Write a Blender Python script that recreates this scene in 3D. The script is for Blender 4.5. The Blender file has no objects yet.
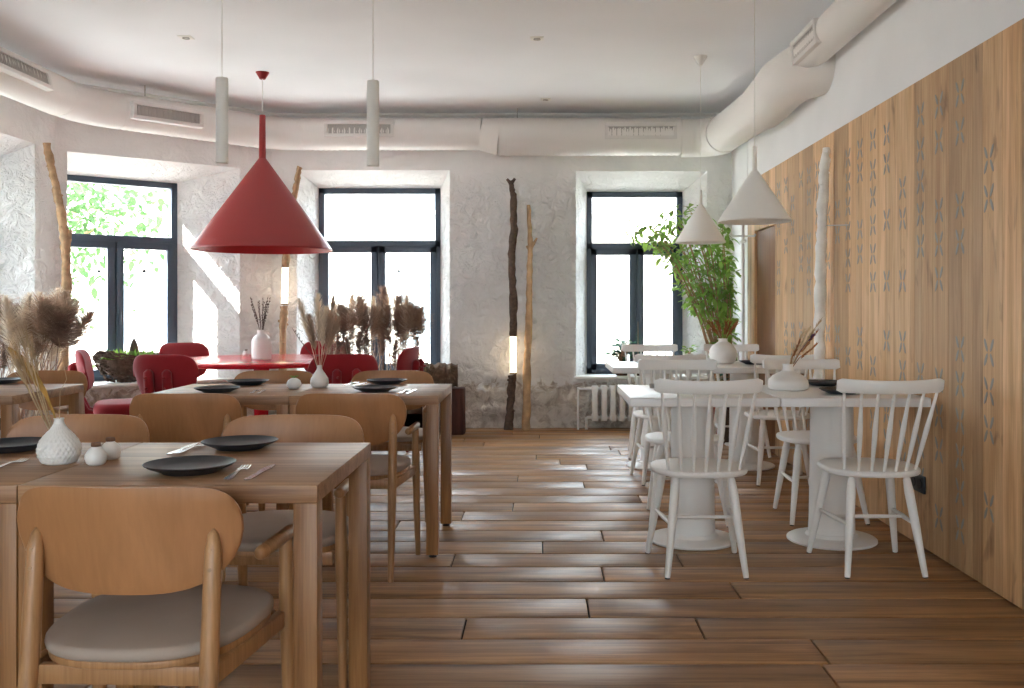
import bpy, bmesh, math, random
from mathutils import Vector, Matrix, noise
R = math.radians
PI = math.pi
random.seed(7)
C = bpy.context.scene.collection
scene = bpy.context.scene

# ------------------------------------------------------------------ camera, world, sun, exposure
F, CX, CY, H = 950.0, 540.0, 307.0, 1.16
cd = bpy.data.cameras.new('camera'); cam = bpy.data.objects.new('camera', cd); C.objects.link(cam)
cam.location = (0, 0, H); cam.rotation_euler = (PI/2, 0, 0)
cd.sensor_width = 36; cd.lens = F/1024*36
cd.shift_x = -(CX-512)/1024; cd.shift_y = -(344-CY)/1024
cd.clip_start = .05; cd.clip_end = 200
scene.camera = cam

world = bpy.data.worlds.new('world'); scene.world = world; world.use_nodes = True
wn = world.node_tree.nodes; wl = world.node_tree.links
bg = wn['Background']; bg.inputs['Strength'].default_value = 6.2
wtc = wn.new('ShaderNodeTexCoord'); wsep = wn.new('ShaderNodeSeparateXYZ'); wr = wn.new('ShaderNodeValToRGB')
wl.new(wtc.outputs['Generated'], wsep.inputs[0]); wl.new(wsep.outputs['Z'], wr.inputs['Fac'])
wr.color_ramp.elements[0].position = 0.0; wr.color_ramp.elements[0].color = (.74, .82, .92, 1)
wr.color_ramp.elements[1].position = .6; wr.color_ramp.elements[1].color = (.78, .89, 1.0, 1)
wl.new(wr.outputs['Color'], bg.inputs['Color'])

sd = bpy.data.lights.new('sun', 'SUN'); sun = bpy.data.objects.new('sun', sd); C.objects.link(sun)
sd.energy = 22.0; sd.angle = R(.6); sd.color = (1, .95, .88)
SUN_DIR = Vector((-0.90, -0.30, 0.62)).normalized()       # towards the sun
sun.rotation_euler = SUN_DIR.to_track_quat('Z', 'Y').to_euler(); sun.location = (-12, 6, 9)

vs = scene.view_settings
vs.view_transform = 'Standard'; vs.look = 'None'; vs.gamma = 1; vs.exposure = 1.6
vs.use_curve_mapping = False
scene.cycles.max_bounces = 12; scene.cycles.diffuse_bounces = 9; scene.cycles.transparent_max_bounces = 24
scene.cycles.sample_clamp_indirect = 6

# ------------------------------------------------------------------ helpers
def px(x, y, Y):                      # a pixel read off at distance Y
    return Vector(((x-CX)/F*Y, Y, H-(y-CY)/F*Y))
def on(x, y, z):                      # a pixel read off on a horizontal plane of height z
    Y = (H-z)*F/(y-CY); return Vector(((x-CX)/F*Y, Y, z))

def lin(h):
    h = h.lstrip('#'); c = [int(h[i:i+2], 16)/255 for i in (0, 2, 4)]
    return tuple(((v/12.92) if v <= .04045 else ((v+.055)/1.055)**2.4) for v in c)+(1,)

class MB:
    def __init__(s): s.v = []; s.f = []; s.t = []
    def add(s, vs_, fs, tint=0.0):
        n = len(s.v); s.v += [tuple(p) for p in vs_]; s.f += [tuple(i+n for i in q) for q in fs]; s.t += [tint]*len(fs)
    def box(s, x0, x1, y0, y1, z0, z1, M=None, tint=0.0):
        p = [Vector((x, y, z)) for z in (z0, z1) for y in (y0, y1) for x in (x0, x1)]
        if M is not None: p = [M @ q for q in p]
        s.add(p, [(0,2,3,1),(4,5,7,6),(0,1,5,4),(2,6,7,3),(0,4,6,2),(1,3,7,5)], tint)
    def tube(s, pts, rads, n=10, cap=True, flat=1.0):
        pts = [Vector(p) for p in pts]
        if not hasattr(rads, '__len__'): rads = [rads]*len(pts)
        t = [(pts[min(i+1, len(pts)-1)]-pts[max(i-1, 0)]).normalized() for i in range(len(pts))]
        up = Vector((0, 0, 1)) if abs(t[0].z) < .9 else Vector((1, 0, 0))
        a = t[0].cross(up).normalized(); vs_ = []
        for i, p in enumerate(pts):
            a = (a - t[i]*a.dot(t[i])).normalized(); b = t[i].cross(a)
            for k in range(n):
                th = 2*PI*k/n
                vs_.append(p+(a*math.cos(th)+b*math.sin(th)*flat)*rads[i])
        fs = []
        for i in range(len(pts)-1):
            for k in range(n):
                k2 = (k+1) % n
                fs.append((i*n+k, i*n+k2, (i+1)*n+k2, (i+1)*n+k))
        if cap:
            fs.append(tuple(range(n-1, -1, -1))); fs.append(tuple((len(pts)-1)*n+k for k in range(n)))
        s.add(vs_, fs)
    def lathe(s, prof, n=32, c=(0, 0, 0), rfun=None):
        vs_ = []; c = Vector(c)
        for (r, z) in prof:
            for k in range(n):
                th = 2*PI*k/n; rr = r if rfun is None else rfun(r, z, th)
                vs_.append(c+Vector((rr*math.cos(th), rr*math.sin(th), z)))
        fs = []
        for i in range(len(prof)-1):
            for k in range(n):
                k2 = (k+1) % n; fs.append((i*n+k, i*n+k2, (i+1)*n+k2, (i+1)*n+k))
        if prof[0][0] > 1e-5: fs.append(tuple(range(n-1, -1, -1)))
        if prof[-1][0] > 1e-5: fs.append(tuple((len(prof)-1)*n+k for k in range(n)))
        s.add(vs_, fs)
    def grid(s, fn, nu, nv, closed_u=False):
        vs_ = [fn(i/nu, j/nv) for j in range(nv+1) for i in range(nu+1)]
        s.add(vs_, [(j*(nu+1)+i, j*(nu+1)+i+1, (j+1)*(nu+1)+i+1, (j+1)*(nu+1)+i) for j in range(nv) for i in range(nu)])
    def slab(s, outline, z0, z1, r=0.0, crown=0.0, seg=3):
        # rounded-edge slab from a closed outline (list of (x,y)), shrinking rings for the rolled edges
        cx_ = sum(p[0] for p in outline)/len(outline); cy_ = sum(p[1] for p in outline)/len(outline)
        def ring(k, z): return [Vector((cx_+(p[0]-cx_)*k, cy_+(p[1]-cy_)*k, z)) for p in outline]
        ext = max(math.hypot(p[0]-cx_, p[1]-cy_) for p in outline)
        prof = []
        if r > 0:
            for i in range(seg+1):
                a = PI/2*i/seg; prof.append((1-r/ext*(1-math.sin(a)), z0+r*(1-math.cos(a))))
            for i in range(seg+1):
                a = PI/2*i/seg; prof.append((1-r/ext*(1-math.cos(a)), z1-r*(1-math.sin(a))))
        else: prof = [(1, z0), (1, z1)]
        kk = prof[-1][0]
        if crown: prof += [(kk*q, z1+crown*(1-q*q)) for q in (.85, .6, .3)]
        n = len(outline); vs_ = []; fs = []
        for (k, z) in prof: vs_ += ring(k, z)
        for i in range(len(prof)-1):
            for k in range(n):
                k2 = (k+1) % n; fs.append((i*n+k, i*n+k2, (i+1)*n+k2, (i+1)*n+k))
        fs.append(tuple(range(n-1, -1, -1))); fs.append(tuple((len(prof)-1)*n+k for k in range(n)))
        s.add(vs_, fs)
    def build(s, name, mat, parent=None, bevel=0, smooth=True, ang=38, recalc=True, seg=2):
        me = bpy.data.meshes.new(name); me.from_pydata(s.v, [], s.f)
        if len(set(s.t)) > 1:
            at = me.attributes.new('tint', 'FLOAT', 'FACE'); at.data.foreach_set('value', s.t)
        if bevel or recalc:
            bm = bmesh.new(); bm.from_mesh(me)
            if bevel:
                ed = [e for e in bm.edges if len(e.link_faces) == 2 and e.calc_face_angle(0) > R(40)]
                bmesh.ops.bevel(bm, geom=ed, offset=bevel, segments=seg, affect='EDGES', profile=.5, clamp_overlap=True)
            bmesh.ops.recalc_face_normals(bm, faces=bm.faces)
            bm.to_mesh(me); bm.free()
        if smooth:
            me.shade_smooth(); me.set_sharp_from_angle(angle=R(ang))
        me.materials.append(mat)
        o = bpy.data.objects.new(name, me); C.objects.link(o)
        if parent is not None: o.parent = parent
        return o

def tag(o, label=None, cat=None, group=None, kind=None):
    if label: o['label'] = label
    if cat: o['category'] = cat
    if group: o['group'] = group
    if kind: o['kind'] = kind
    return o
def thing(name, label, cat, loc=(0, 0, 0), rz=0, group=None):
    o = bpy.data.objects.new(name, None); C.objects.link(o); o.empty_display_size = .1
    o.location = loc; o.rotation_euler = (0, 0, rz)
    return tag(o, label, cat, group)
def struct(o): o['kind'] = 'structure'; return o
KIDS = {}
def dup(root, loc, rz, label, group=None):
    def cp(o, par):
        c = o.copy(); C.objects.link(c)
        if par is not None: c.parent = par
        for ch in list(o.children):
            cp(ch, c)
        return c
    r = cp(root, None); r.location = loc; r.rotation_euler = (0, 0, rz); r['label'] = label
    if group: r['group'] = group
    return r

# ------------------------------------------------------------------ materials
def newmat(name):
    m = bpy.data.materials.new(name); m.use_nodes = True
    n = m.node_tree.nodes; l = m.node_tree.links
    return m, n, l, n['Principled BSDF']
def bump_noise(n, l, b, scale, strength, dist=.01, detail=4, coord='Object', voro=False):
    tc = n.new('ShaderNodeTexCoord'); t = n.new('ShaderNodeTexVoronoi' if voro else 'ShaderNodeTexNoise')
    t.inputs['Scale'].default_value = scale
    if not voro: t.inputs['Detail'].default_value = detail
    l.new(tc.outputs[coord], t.inputs['Vector'])
    bp = n.new('ShaderNodeBump'); bp.inputs['Strength'].default_value = strength; bp.inputs['Distance'].default_value = dist
    l.new(t.outputs[0], bp.inputs['Height']); l.new(bp.outputs['Normal'], b.inputs['Normal'])
    return t, bp
def plain(name, col, rough=.5, metal=0, bump=None, var=0.0, vs_=8, coat=0, spec=.5, sheen=0):
    m, n, l, b = newmat(name); c = lin(col)
    b.inputs['Base Color'].default_value = c; b.inputs['Roughness'].default_value = rough
    b.inputs['Metallic'].default_value = metal; b.inputs['Specular IOR Level'].default_value = spec
    if coat: b.inputs['Coat Weight'].default_value = coat; b.inputs['Coat Roughness'].default_value = .15
    if sheen: b.inputs['Sheen Weight'].default_value = sheen
    if bump: bump_noise(n, l, b, bump[0], bump[1], bump[2] if len(bump) > 2 else .004)
    if var:
        tc = n.new('ShaderNodeTexCoord'); t = n.new('ShaderNodeTexNoise'); t.inputs['Scale'].default_value = vs_; t.inputs['Detail'].default_value = 5
        l.new(tc.outputs['Object'], t.inputs['Vector'])
        r = n.new('ShaderNodeValToRGB'); r.color_ramp.elements[0].position = .3; r.color_ramp.elements[1].position = .7
        r.color_ramp.elements[0].color = tuple(v*(1-var) for v in c[:3])+(1,); r.color_ramp.elements[1].color = tuple(min(1, v*(1+var)) for v in c[:3])+(1,)
        l.new(t.outputs[0], r.inputs['Fac']); l.new(r.outputs['Color'], b.inputs['Base Color'])
    return m
def wood(name, c0, c1, axis='X', rough=.45, fine=1.0, tint=0.0, strip=None, bump=.15, knots=0.0, pores=.8, tintcol=None, coat=0):
    """grain runs along axis; tint = strength of the per-plank attribute; strip=(axis,width) = glued lamellae"""
    m, n, l, b = newmat(name)
    tc = n.new('ShaderNodeTexCoord'); mp = n.new('ShaderNodeMapping')
    s = {'X': (.9, 14, 14), 'Y': (14, .9, 14), 'Z': (14, 14, .9)}[axis]
    mp.inputs['Scale'].default_value = tuple(v*fine for v in s)
    vec = tc.outputs['Object']
    at = None
    if tint:
        at = n.new('ShaderNodeAttribute'); at.attribute_name = 'tint'; fac = at.outputs['Fac']
    elif strip:
        sep = n.new('ShaderNodeSeparateXYZ'); l.new(vec, sep.inputs[0])
        d = n.new('ShaderNodeMath'); d.operation = 'DIVIDE'; d.inputs[1].default_value = strip[1]; l.new(sep.outputs[strip[0]], d.inputs[0])
        fl = n.new('ShaderNodeMath'); fl.operation = 'FLOOR'; l.new(d.outputs[0], fl.inputs[0])
        wn_ = n.new('ShaderNodeTexWhiteNoise'); wn_.noise_dimensions = '1D'; l.new(fl.outputs[0], wn_.inputs['W'])
        fac = wn_.outputs['Value']; tint = strip[2]
    else: fac = None
    if fac is not None:
        ad = n.new('ShaderNodeVectorMath'); ad.operation = 'ADD'; sc = n.new('ShaderNodeVectorMath'); sc.operation = 'SCALE'
        cmb = n.new('ShaderNodeCombineXYZ')
        for i in range(3): l.new(fac, cmb.inputs[i])
        l.new(cmb.outputs[0], sc.inputs[0]); sc.inputs['Scale'].default_value = 37.0
        l.new(vec, ad.inputs[0]); l.new(sc.outputs[0], ad.inputs[1]); vec = ad.outputs[0]
    l.new(vec, mp.inputs['Vector'])
    t = n.new('ShaderNodeTexNoise'); t.inputs['Scale'].default_value = 1.6; t.inputs['Detail'].default_value = 6; t.inputs['Roughness'].default_value = .6; t.inputs['Distortion'].default_value = .6
    l.new(mp.outputs[0], t.inputs['Vector'])
    r = n.new('ShaderNodeValToRGB'); r.color_ramp.elements[0].position = .32; r.color_ramp.elements[1].position = .68
    r.color_ramp.elements[0].color = lin(c0); r.color_ramp.elements[1].color = lin(c1)
    l.new(t.outputs[0], r.inputs['Fac']); col = r.outputs['Color']
    # fine pores
    mp2 = n.new('ShaderNodeMapping'); mp2.inputs['Scale'].default_value = tuple(v*fine*6 if v > 1 else v*fine*3 for v in s); l.new(vec, mp2.inputs['Vector'])
    t2 = n.new('ShaderNodeTexNoise'); t2.inputs['Scale'].default_value = 2; t2.inputs['Detail'].default_value = 3; l.new(mp2.outputs[0], t2.inputs['Vector'])
    r2 = n.new('ShaderNodeValToRGB'); r2.color_ramp.elements[0].position = .35; r2.color_ramp.elements[1].position = .6
    r2.color_ramp.elements[0].color = (.80, .77, .74, 1); r2.color_ramp.elements[1].color = (1, 1, 1, 1); l.new(t2.outputs[0], r2.inputs['Fac'])
    mx = n.new('ShaderNodeMix'); mx.data_type = 'RGBA'; mx.blend_type = 'MULTIPLY'; mx.inputs[0].default_value = pores
    l.new(col, mx.inputs[6]); l.new(r2.outputs['Color'], mx.inputs[7]); col = mx.outputs[2]
    if knots:
        mp3 = n.new('ShaderNodeMapping'); k = {'X': (.9, 3, 3), 'Y': (3, .9, 3), 'Z': (4.5, 4.5, 1.3)}[axis]; mp3.inputs['Scale'].default_value = k; l.new(vec, mp3.inputs['Vector'])
        t3 = n.new('ShaderNodeTexNoise'); t3.inputs['Scale'].default_value = 1.7; t3.inputs['Detail'].default_value = 3; t3.inputs['Distortion'].default_value = 1.2; l.new(mp3.outputs[0], t3.inputs['Vector'])
        r3 = n.new('ShaderNodeValToRGB'); r3.color_ramp.elements[0].position = .62; r3.color_ramp.elements[1].position = .76
        r3.color_ramp.elements[0].color = (1, 1, 1, 1); v = 1-knots; r3.color_ramp.elements[1].color = (v, v*.9, v*.8, 1); l.new(t3.outputs[0], r3.inputs['Fac'])
        mk = n.new('ShaderNodeMix'); mk.data_type = 'RGBA'; mk.blend_type = 'MULTIPLY'; mk.inputs[0].default_value = 1
        l.new(col, mk.inputs[6]); l.new(r3.outputs['Color'], mk.inputs[7]); col = mk.outputs[2]
    if fac is not None:
        hs = n.new('ShaderNodeMapRange'); hs.inputs['To Min'].default_value = 1-tint; hs.inputs['To Max'].default_value = 1+tint; l.new(fac, hs.inputs['Value'])
        hv = n.new('ShaderNodeHueSaturation'); l.new(hs.outputs[0], hv.inputs['Value']); l.new(col, hv.inputs['Color']); col = hv.outputs['Color']
    l.new(col, b.inputs['Base Color']); b.inputs['Roughness'].default_value = rough
    if coat: b.inputs['Coat Weight'].default_value = coat; b.inputs['Coat Roughness'].default_value = .3
    bp = n.new('ShaderNodeBump'); bp.inputs['Strength'].default_value = bump; bp.inputs['Distance'].default_value = .003
    l.new(t2.outputs[0], bp.inputs['Height']); l.new(bp.outputs['Normal'], b.inputs['Normal'])
    return m
def plaster(name, col, rough_amt=.6, scale=9, low=False):
    m, n, l, b = newmat(name); c = lin(col)
    tc = n.new('ShaderNodeTexCoord')
    a = n.new('ShaderNodeTexNoise'); a.inputs['Scale'].default_value = scale; a.inputs['Detail'].default_value = 6; a.inputs['Roughness'].default_value = .62; a.inputs['Distortion'].default_value = .8
    l.new(tc.outputs['Object'], a.inputs['Vector'])
    v = n.new('ShaderNodeTexNoise'); v.inputs['Scale'].default_value = scale*.28; v.inputs['Detail'].default_value = 2
    l.new(tc.outputs['Object'], v.inputs['Vector'])
    ma = n.new('ShaderNodeMath'); ma.operation = 'MULTIPLY'; l.new(a.outputs[0], ma.inputs[0]); l.new(v.outputs[0], ma.inputs[1])
    bp = n.new('ShaderNodeBump'); bp.inputs['Strength'].default_value = rough_amt; bp.inputs['Distance'].default_value = .18
    spz = n.new('ShaderNodeSeparateXYZ'); l.new(tc.outputs['Object'], spz.inputs[0]); mr = n.new('ShaderNodeMapRange'); l.new(spz.outputs['Z'], mr.inputs['Value'])
    mr.inputs['From Min'].default_value = 2.2; mr.inputs['From Max'].default_value = 2.5; mr.inputs['To Min'].default_value = rough_amt; mr.inputs['To Max'].default_value = rough_amt*.25; l.new(mr.outputs[0], bp.inputs['Strength'])
    l.new(ma.outputs[0], bp.inputs['Height']); l.new(bp.outputs['Normal'], b.inputs['Normal'])
    r = n.new('ShaderNodeValToRGB'); r.color_ramp.elements[0].color = tuple(x*.93 for x in c[:3])+(1,); r.color_ramp.elements[1].color = c
    r.color_ramp.elements[0].position = .3; r.color_ramp.elements[1].position = .6
    l.new(v.outputs[0], r.inputs['Fac']); col_ = r.outputs['Color']
    if low:      # bare, greyer old masonry along the foot of the wall, with a ragged upper edge
        sp = n.new('ShaderNodeSeparateXYZ'); l.new(tc.outputs['Object'], sp.inputs[0])
        ad = n.new('ShaderNodeMath'); ad.operation = 'MULTIPLY_ADD'; ad.inputs[1].default_value = .5; l.new(a.outputs[0], ad.inputs[0]); l.new(sp.outputs['Z'], ad.inputs[2])
        r4 = n.new('ShaderNodeValToRGB'); r4.color_ramp.elements[0].position = .64; r4.color_ramp.elements[1].position = .68; l.new(ad.outputs[0], r4.inputs['Fac'])
        r5 = n.new('ShaderNodeValToRGB'); r5.color_ramp.elements[0].position = .38; r5.color_ramp.elements[1].position = .56; r5.color_ramp.elements[0].color = lin('#bfb4a9'); r5.color_ramp.elements[1].color = lin('#e2dbd2'); l.new(a.outputs[0], r5.inputs['Fac'])
        mx = n.new('ShaderNodeMix'); mx.data_type = 'RGBA'; l.new(r5.outputs['Color'], mx.inputs[6]); l.new(r4.outputs['Color'], mx.inputs[0]); l.new(col_, mx.inputs[7]); col_ = mx.outputs[2]
    l.new(col_, b.inputs['Base Color']); b.inputs['Roughness'].default_value = .85; b.inputs['Specular IOR Level'].default_value = .2
    return m
M = {}
M['plaster'] = plaster('rough_plaster', '#f2f1ef', 1.0, 10, low=True)
M['plaster_smooth'] = plaster('smooth_plaster', '#f1f1f1', .12, 5)
M['ceiling'] = plaster('ceiling_paint', '#f2f3f5', .05, 3)
M['floor'] = wood('floor_oak', '#6e4b2e', '#bf9263', 'X', rough=.42, fine=.8, tint=.16, bump=.35, knots=.5)
M['subfloor'] = plain('floor_gap', '#1c120c', .9)
M['cladding'] = wood('cladding_oak', '#b88d5f', '#dab487', 'Z', rough=.6, fine=.7, tint=.25, bump=.15, knots=.55)
M['dark_door'] = wood('dark_door_wood', '#7d5434', '#9a6b45', 'Z', rough=.5)
M['table_top'] = wood('table_oak_top', '#8c6544', '#bb926c', 'X', rough=.48, strip=('Y', .07, .12), bump=.2)
M['table_leg'] = wood('table_oak_leg', '#80562f', '#a87a4c', 'Z', rough=.42, bump=.2)
M['ply'] = wood('chair_ply', '#9c6d45', '#ae7c52', 'Z', rough=.38, fine=.6, bump=.02, pores=.25)
M['chairwood'] = wood('chair_beech', '#9a7048', '#b58a60', 'Z', rough=.36, bump=.05)
M['cushion'] = plain('seat_fabric', '#a5968a', .95, bump=(420, .25, .001), var=.05, vs_=6)
M['white'] = plain('white_lacquer', '#e9e8e5', .38)
M['white_top'] = plain('white_table_top', '#dddcdb', .34)
M['white_matte'] = plain('white_lamp_paint', '#ecebe5', .6)
M['ceramic'] = plain('white_ceramic', '#e4e1dc', .5)
M['duct'] = plain('duct_paint', '#e9e6e2', .6)
M['duct_rib'] = None
M['grille'] = plain('vent_grille', '#b3aea8', .6)
M['grille_frame'] = plain('vent_frame', '#dedad5', .6)
M['frame'] = plain('window_frame', '#465362', .4)
M['red'] = plain('red_lamp_enamel', '#94211f', .45, coat=.1)
M['red_in'] = plain('red_lamp_inside', '#8e1a1d', .5)
M['red_table'] = plain('red_table_laminate', '#c2202f', .2)
M['red_fabric'] = plain('red_wool', '#8f101b', .9, bump=(300, .2, .001), var=.08, sheen=.25)
M['plate'] = plain('dark_plate', '#2b2e33', .42, var=.1)
M['steel'] = plain('cutlery_steel', '#c8c8c8', .22, metal=1)
M['black'] = plain('black_plastic', '#141414', .5)
M['cork'] = plain('brown_cork', '#6d4a34', .8, var=.2, vs_=60)
M['bark_dark'] = plain('dark_bark', '#5f4c40', .9, bump=(45, .8, .01), var=.35, vs_=30)
M['bark_tan'] = plain('tan_stripped_wood', '#c4a27c', .7, bump=(25, .5, .006), var=.25, vs_=14)
M['bark_brown'] = plain('brown_branch', '#ab8a68', .8, bump=(35, .6, .008), var=.3, vs_=20)
M['birch'] = plain('birch_bark', '#f3f0ea', .7, bump=(20, .5, .006), var=.12, vs_=12)
M['stump'] = wood('stump_dark', '#2c1512', '#5a2f25', 'Z', rough=.7, bump=.6)
M['log'] = plain('weathered_log', '#75604f', .9, bump=(60, 1, .02), var=.35, vs_=40)
M['pampas'] = plain('pampas_brown', '#bda28c', .95, var=.25, vs_=9)
M['pampas_d'] = plain('pampas_dark', '#9c8172', .95, var=.3, vs_=9)
M['pampas_l'] = plain('pampas_cream', '#e8dac6', .95, var=.15, vs_=9)
M['straw'] = plain('dry_straw', '#c8b08e', .8, var=.25, vs_=25)
M['twig'] = plain('dark_twig', '#4b3a36', .85)
M['purple'] = plain('dried_purple_flower', '#5d3a5c', .9)
M['rust'] = plain('dried_rust_flower', '#9a6238', .9, var=.25, vs_=40)
M['leaf'] = plain('ficus_leaf', '#93b85a', .5, var=.35, vs_=6)
M['leaf_d'] = plain('dark_leaf', '#2f5a3c', .6, var=.3, vs_=10)
M['moss'] = plain('moss_green', '#7a9a48', .9, var=.35, vs_=30)
M['terracotta'] = plain('terracotta_pot', '#8c3f22', .8)
M['planter'] = plain('planter_dark', '#4d3f35', .8)
M['socket'] = plain('black_socket', '#17181b', .35)
M['facade'] = plain('pale_facade', '#d9d2c8', .9)
M['facade_glass'] = plain('facade_window', '#8a949a', .3)
M['tree'] = plain('tree_leaf', '#49693a', .8, var=.4, vs_=2)
M['stitch'] = plain('stitch_paint', '#93938a', .7)
M['stitch_d'] = plain('stitch_shadow_side', '#6d675c', .7)
M['pavement'] = plain('street_pavement', '#a8a49e', .9)
# corrugated duct: real ring ribs come from the mesh, this only adds the cloth weave
M['duct_rib'] = plain('duct_wrap', '#e9e5e0', .65, bump=(60, .12, .004))
# leaves let light through
def translucent(m, amt=.35):
    n = m.node_tree.nodes; l = m.node_tree.links; b = n['Principled BSDF']; out = n['Material Output']
    t = n.new('ShaderNodeBsdfTranslucent'); mx = n.new('ShaderNodeMixShader'); mx.inputs[0].default_value = amt
    src = b.inputs['Base Color'].links
    if src: l.new(src[0].from_socket, t.inputs['Color'])
    else: t.inputs['Color'].default_value = b.inputs['Base Color'].default_value
    l.new(b.outputs[0], mx.inputs[1]); l.new(t.outputs[0], mx.inputs[2]); l.new(mx.outputs[0], out.inputs['Surface'])
for k in ('leaf', 'leaf_d', 'tree', 'straw', 'moss'): translucent(M[k], .35)
for k in ('pampas', 'pampas_l', 'pampas_d'): translucent(M[k], .5)
g, gn, gl, gb = newmat('window_glass')
tr = gn.new('ShaderNodeBsdfTransparent'); tr.inputs['Color'].default_value = (.97, .985, .98, 1)
go = gn.new('ShaderNodeBsdfGlossy'); go.inputs['Roughness'].default_value = .02
fr = gn.new('ShaderNodeFresnel'); fr.inputs['IOR'].default_value = 1.35
ge = gn.new('ShaderNodeNewGeometry'); gi = gn.new('ShaderNodeMath'); gi.operation = 'SUBTRACT'; gi.inputs[0].default_value = 1; gl.new(ge.outputs['Backfacing'], gi.inputs[1])
gm_ = gn.new('ShaderNodeMath'); gm_.operation = 'MULTIPLY'; gl.new(fr.outputs[0], gm_.inputs[0]); gl.new(gi.outputs[0], gm_.inputs[1])     # only the outer skin of the pane mirrors
mx = gn.new('ShaderNodeMixShader'); gl.new(gm_.outputs[0], mx.inputs[0]); gl.new(tr.outputs[0], mx.inputs[1]); gl.new(go.outputs[0], mx.inputs[2])
gl.new(mx.outputs[0], gn['Material Output'].inputs['Surface']); M['glass'] = g
e, en, el, eb = newmat('glowing_tube')
eb.inputs['Base Color'].default_value = (1, .9, .75, 1); eb.inputs['Emission Color'].default_value = (1, .76, .48, 1); eb.inputs['Emission Strength'].default_value = 1.5
M['glow'] = e

# ------------------------------------------------------------------ room
ZC = 3.02
XL, XR, YB, YR = -4.02, 1.84, 9.1, -3.2
CORN = (-2.57, YB); CORN2 = (XL, 7.88)
def rock(p):
    """bumps of the hand-thrown plaster, in metres"""
    a = noise.fractal(Vector((p[0]*13, p[1]*13, p[2]*11)), 1.0, 2.1, 4)*.013*(.35+.65*max(0, min(1, (2.45-p[2])/.3)))
    b = noise.fractal(Vector((p[0]*2+5, p[1]*2, p[2]*2)), 1.0, 2.0, 2)*.012
    low = max(0, min(1, (.62-p[2]+.12*noise.noise(Vector((p[0]*4, p[1]*4, 3))))/.18))
    c = noise.fractal(Vector((p[0]*4, p[1]*4+9, p[2]*8)), 1.0, 2.0, 4)*.05*low - .010*low
    return a+b+c
def wall(name, O, U, length, N, ops, mat, step=.022, disp=1.0, z1=ZC):
    """inner face at O+u*U, N points outwards; ops: (u0,u1,z0,z1, depth, iu0,iu1,iz0,iz1, thick)"""
    O = Vector((O[0], O[1], 0)); U = Vector((U[0], U[1], 0)); N = Vector((N[0], N[1], 0))
    mb = MB()
    def axis(a, b, cuts, st):
        pts = sorted(set([a, b]+[c for c in cuts if a < c < b])); out = []
        for p, q in zip(pts[:-1], pts[1:]):
            k = max(1, round((q-p)/st)); out += [p+(q-p)*i/k for i in range(k)]
        return out+[b]
    us = axis(0, length, [o[0] for o in ops]+[o[1] for o in ops], step); zs = axis(0, z1, [o[2] for o in ops]+[o[3] for o in ops], step)
    idx = {}; vs_ = []; fs = []
    def inside(u, z): return any(o[0] < u < o[1] and o[2] < z < o[3] for o in ops)
    for i in range(len(us)-1):
        for j in range(len(zs)-1):
            if inside((us[i]+us[i+1])/2, (zs[j]+zs[j+1])/2): continue
            q = []
            for (a, b) in ((i, j), (i+1, j), (i+1, j+1), (i, j+1)):
                if (a, b) not in idx:
                    p = O+U*us[a]+Vector((0, 0, zs[b])); idx[(a, b)] = len(vs_)
                    if disp:
                        ed = min([min(abs(us[a]), abs(us[a]-length))]+[max(max(o[0]-us[a], us[a]-o[1]), max(o[2]-zs[b], zs[b]-o[3]), 0) for o in ops])
                        p = p - N*rock(p)*disp*min(1, ed/.05)
                    vs_.append(p)
                q.append(idx[(a, b)])
            fs.append(q)
    mb.add(vs_, fs)
    for o in ops:
        u0, u1, z0, z1_, d, a0, a1, b0, b1, th = o
        def pt(u, z, w): return O+U*u+N*w+Vector((0, 0, z))
        oc = [(u0, z0), (u1, z0), (u1, z1_), (u0, z1_)]; ic = [(a0, b0), (a1, b0), (a1, b1), (a0, b1)]
        for k in range(4):
            k2 = (k+1) % 4
            def strip(A, B, Cc, D, nn, mm, bumpy):
                def fn(s, t):
                    p = (A*(1-s)+B*s)*(1-t)+(D*(1-s)+Cc*s)*t
                    return p
                mb.grid(fn, nn, mm)
            A = pt(*oc[k], 0); B = pt(*oc[k2], 0); Cc = pt(*ic[k2], d); D = pt(*ic[k], d)
            strip(A, B, Cc, D, 8, 4, True)
            E = pt(*ic[k2], th); G = pt(*ic[k], th)
            strip(D, Cc, E, G, 1, 1, False)
        # outer skin around the opening
    th = max([o[9] for o in ops]) if ops else .3
    us2 = sorted(set([-0.3, length+.3]+[x for o in ops for x in (o[5], o[6])])); zs2 = sorted(set([-.2, z1+.2]+[x for o in ops for x in (o[7], o[8])]))
    for i in range(len(us2)-1):
        for j in range(len(zs2)-1):
            u = (us2[i]+us2[i+1])/2; z = (zs2[j]+zs2[j+1])/2
            if any(o[5] < u < o[6] and o[7] < z < o[8] for o in ops): continue
            q = [O+U*a+N*th+Vector((0, 0, b)) for a, b in ((us2[i], zs2[j]), (us2[i+1], zs2[j]), (us2[i+1], zs2[j+1]), (us2[i], zs2[j+1]))]
            mb.add(q, [(0, 1, 2, 3)])
    return struct(mb.build(name, mat, recalc=False, ang=50)), (O, U, N)

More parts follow.
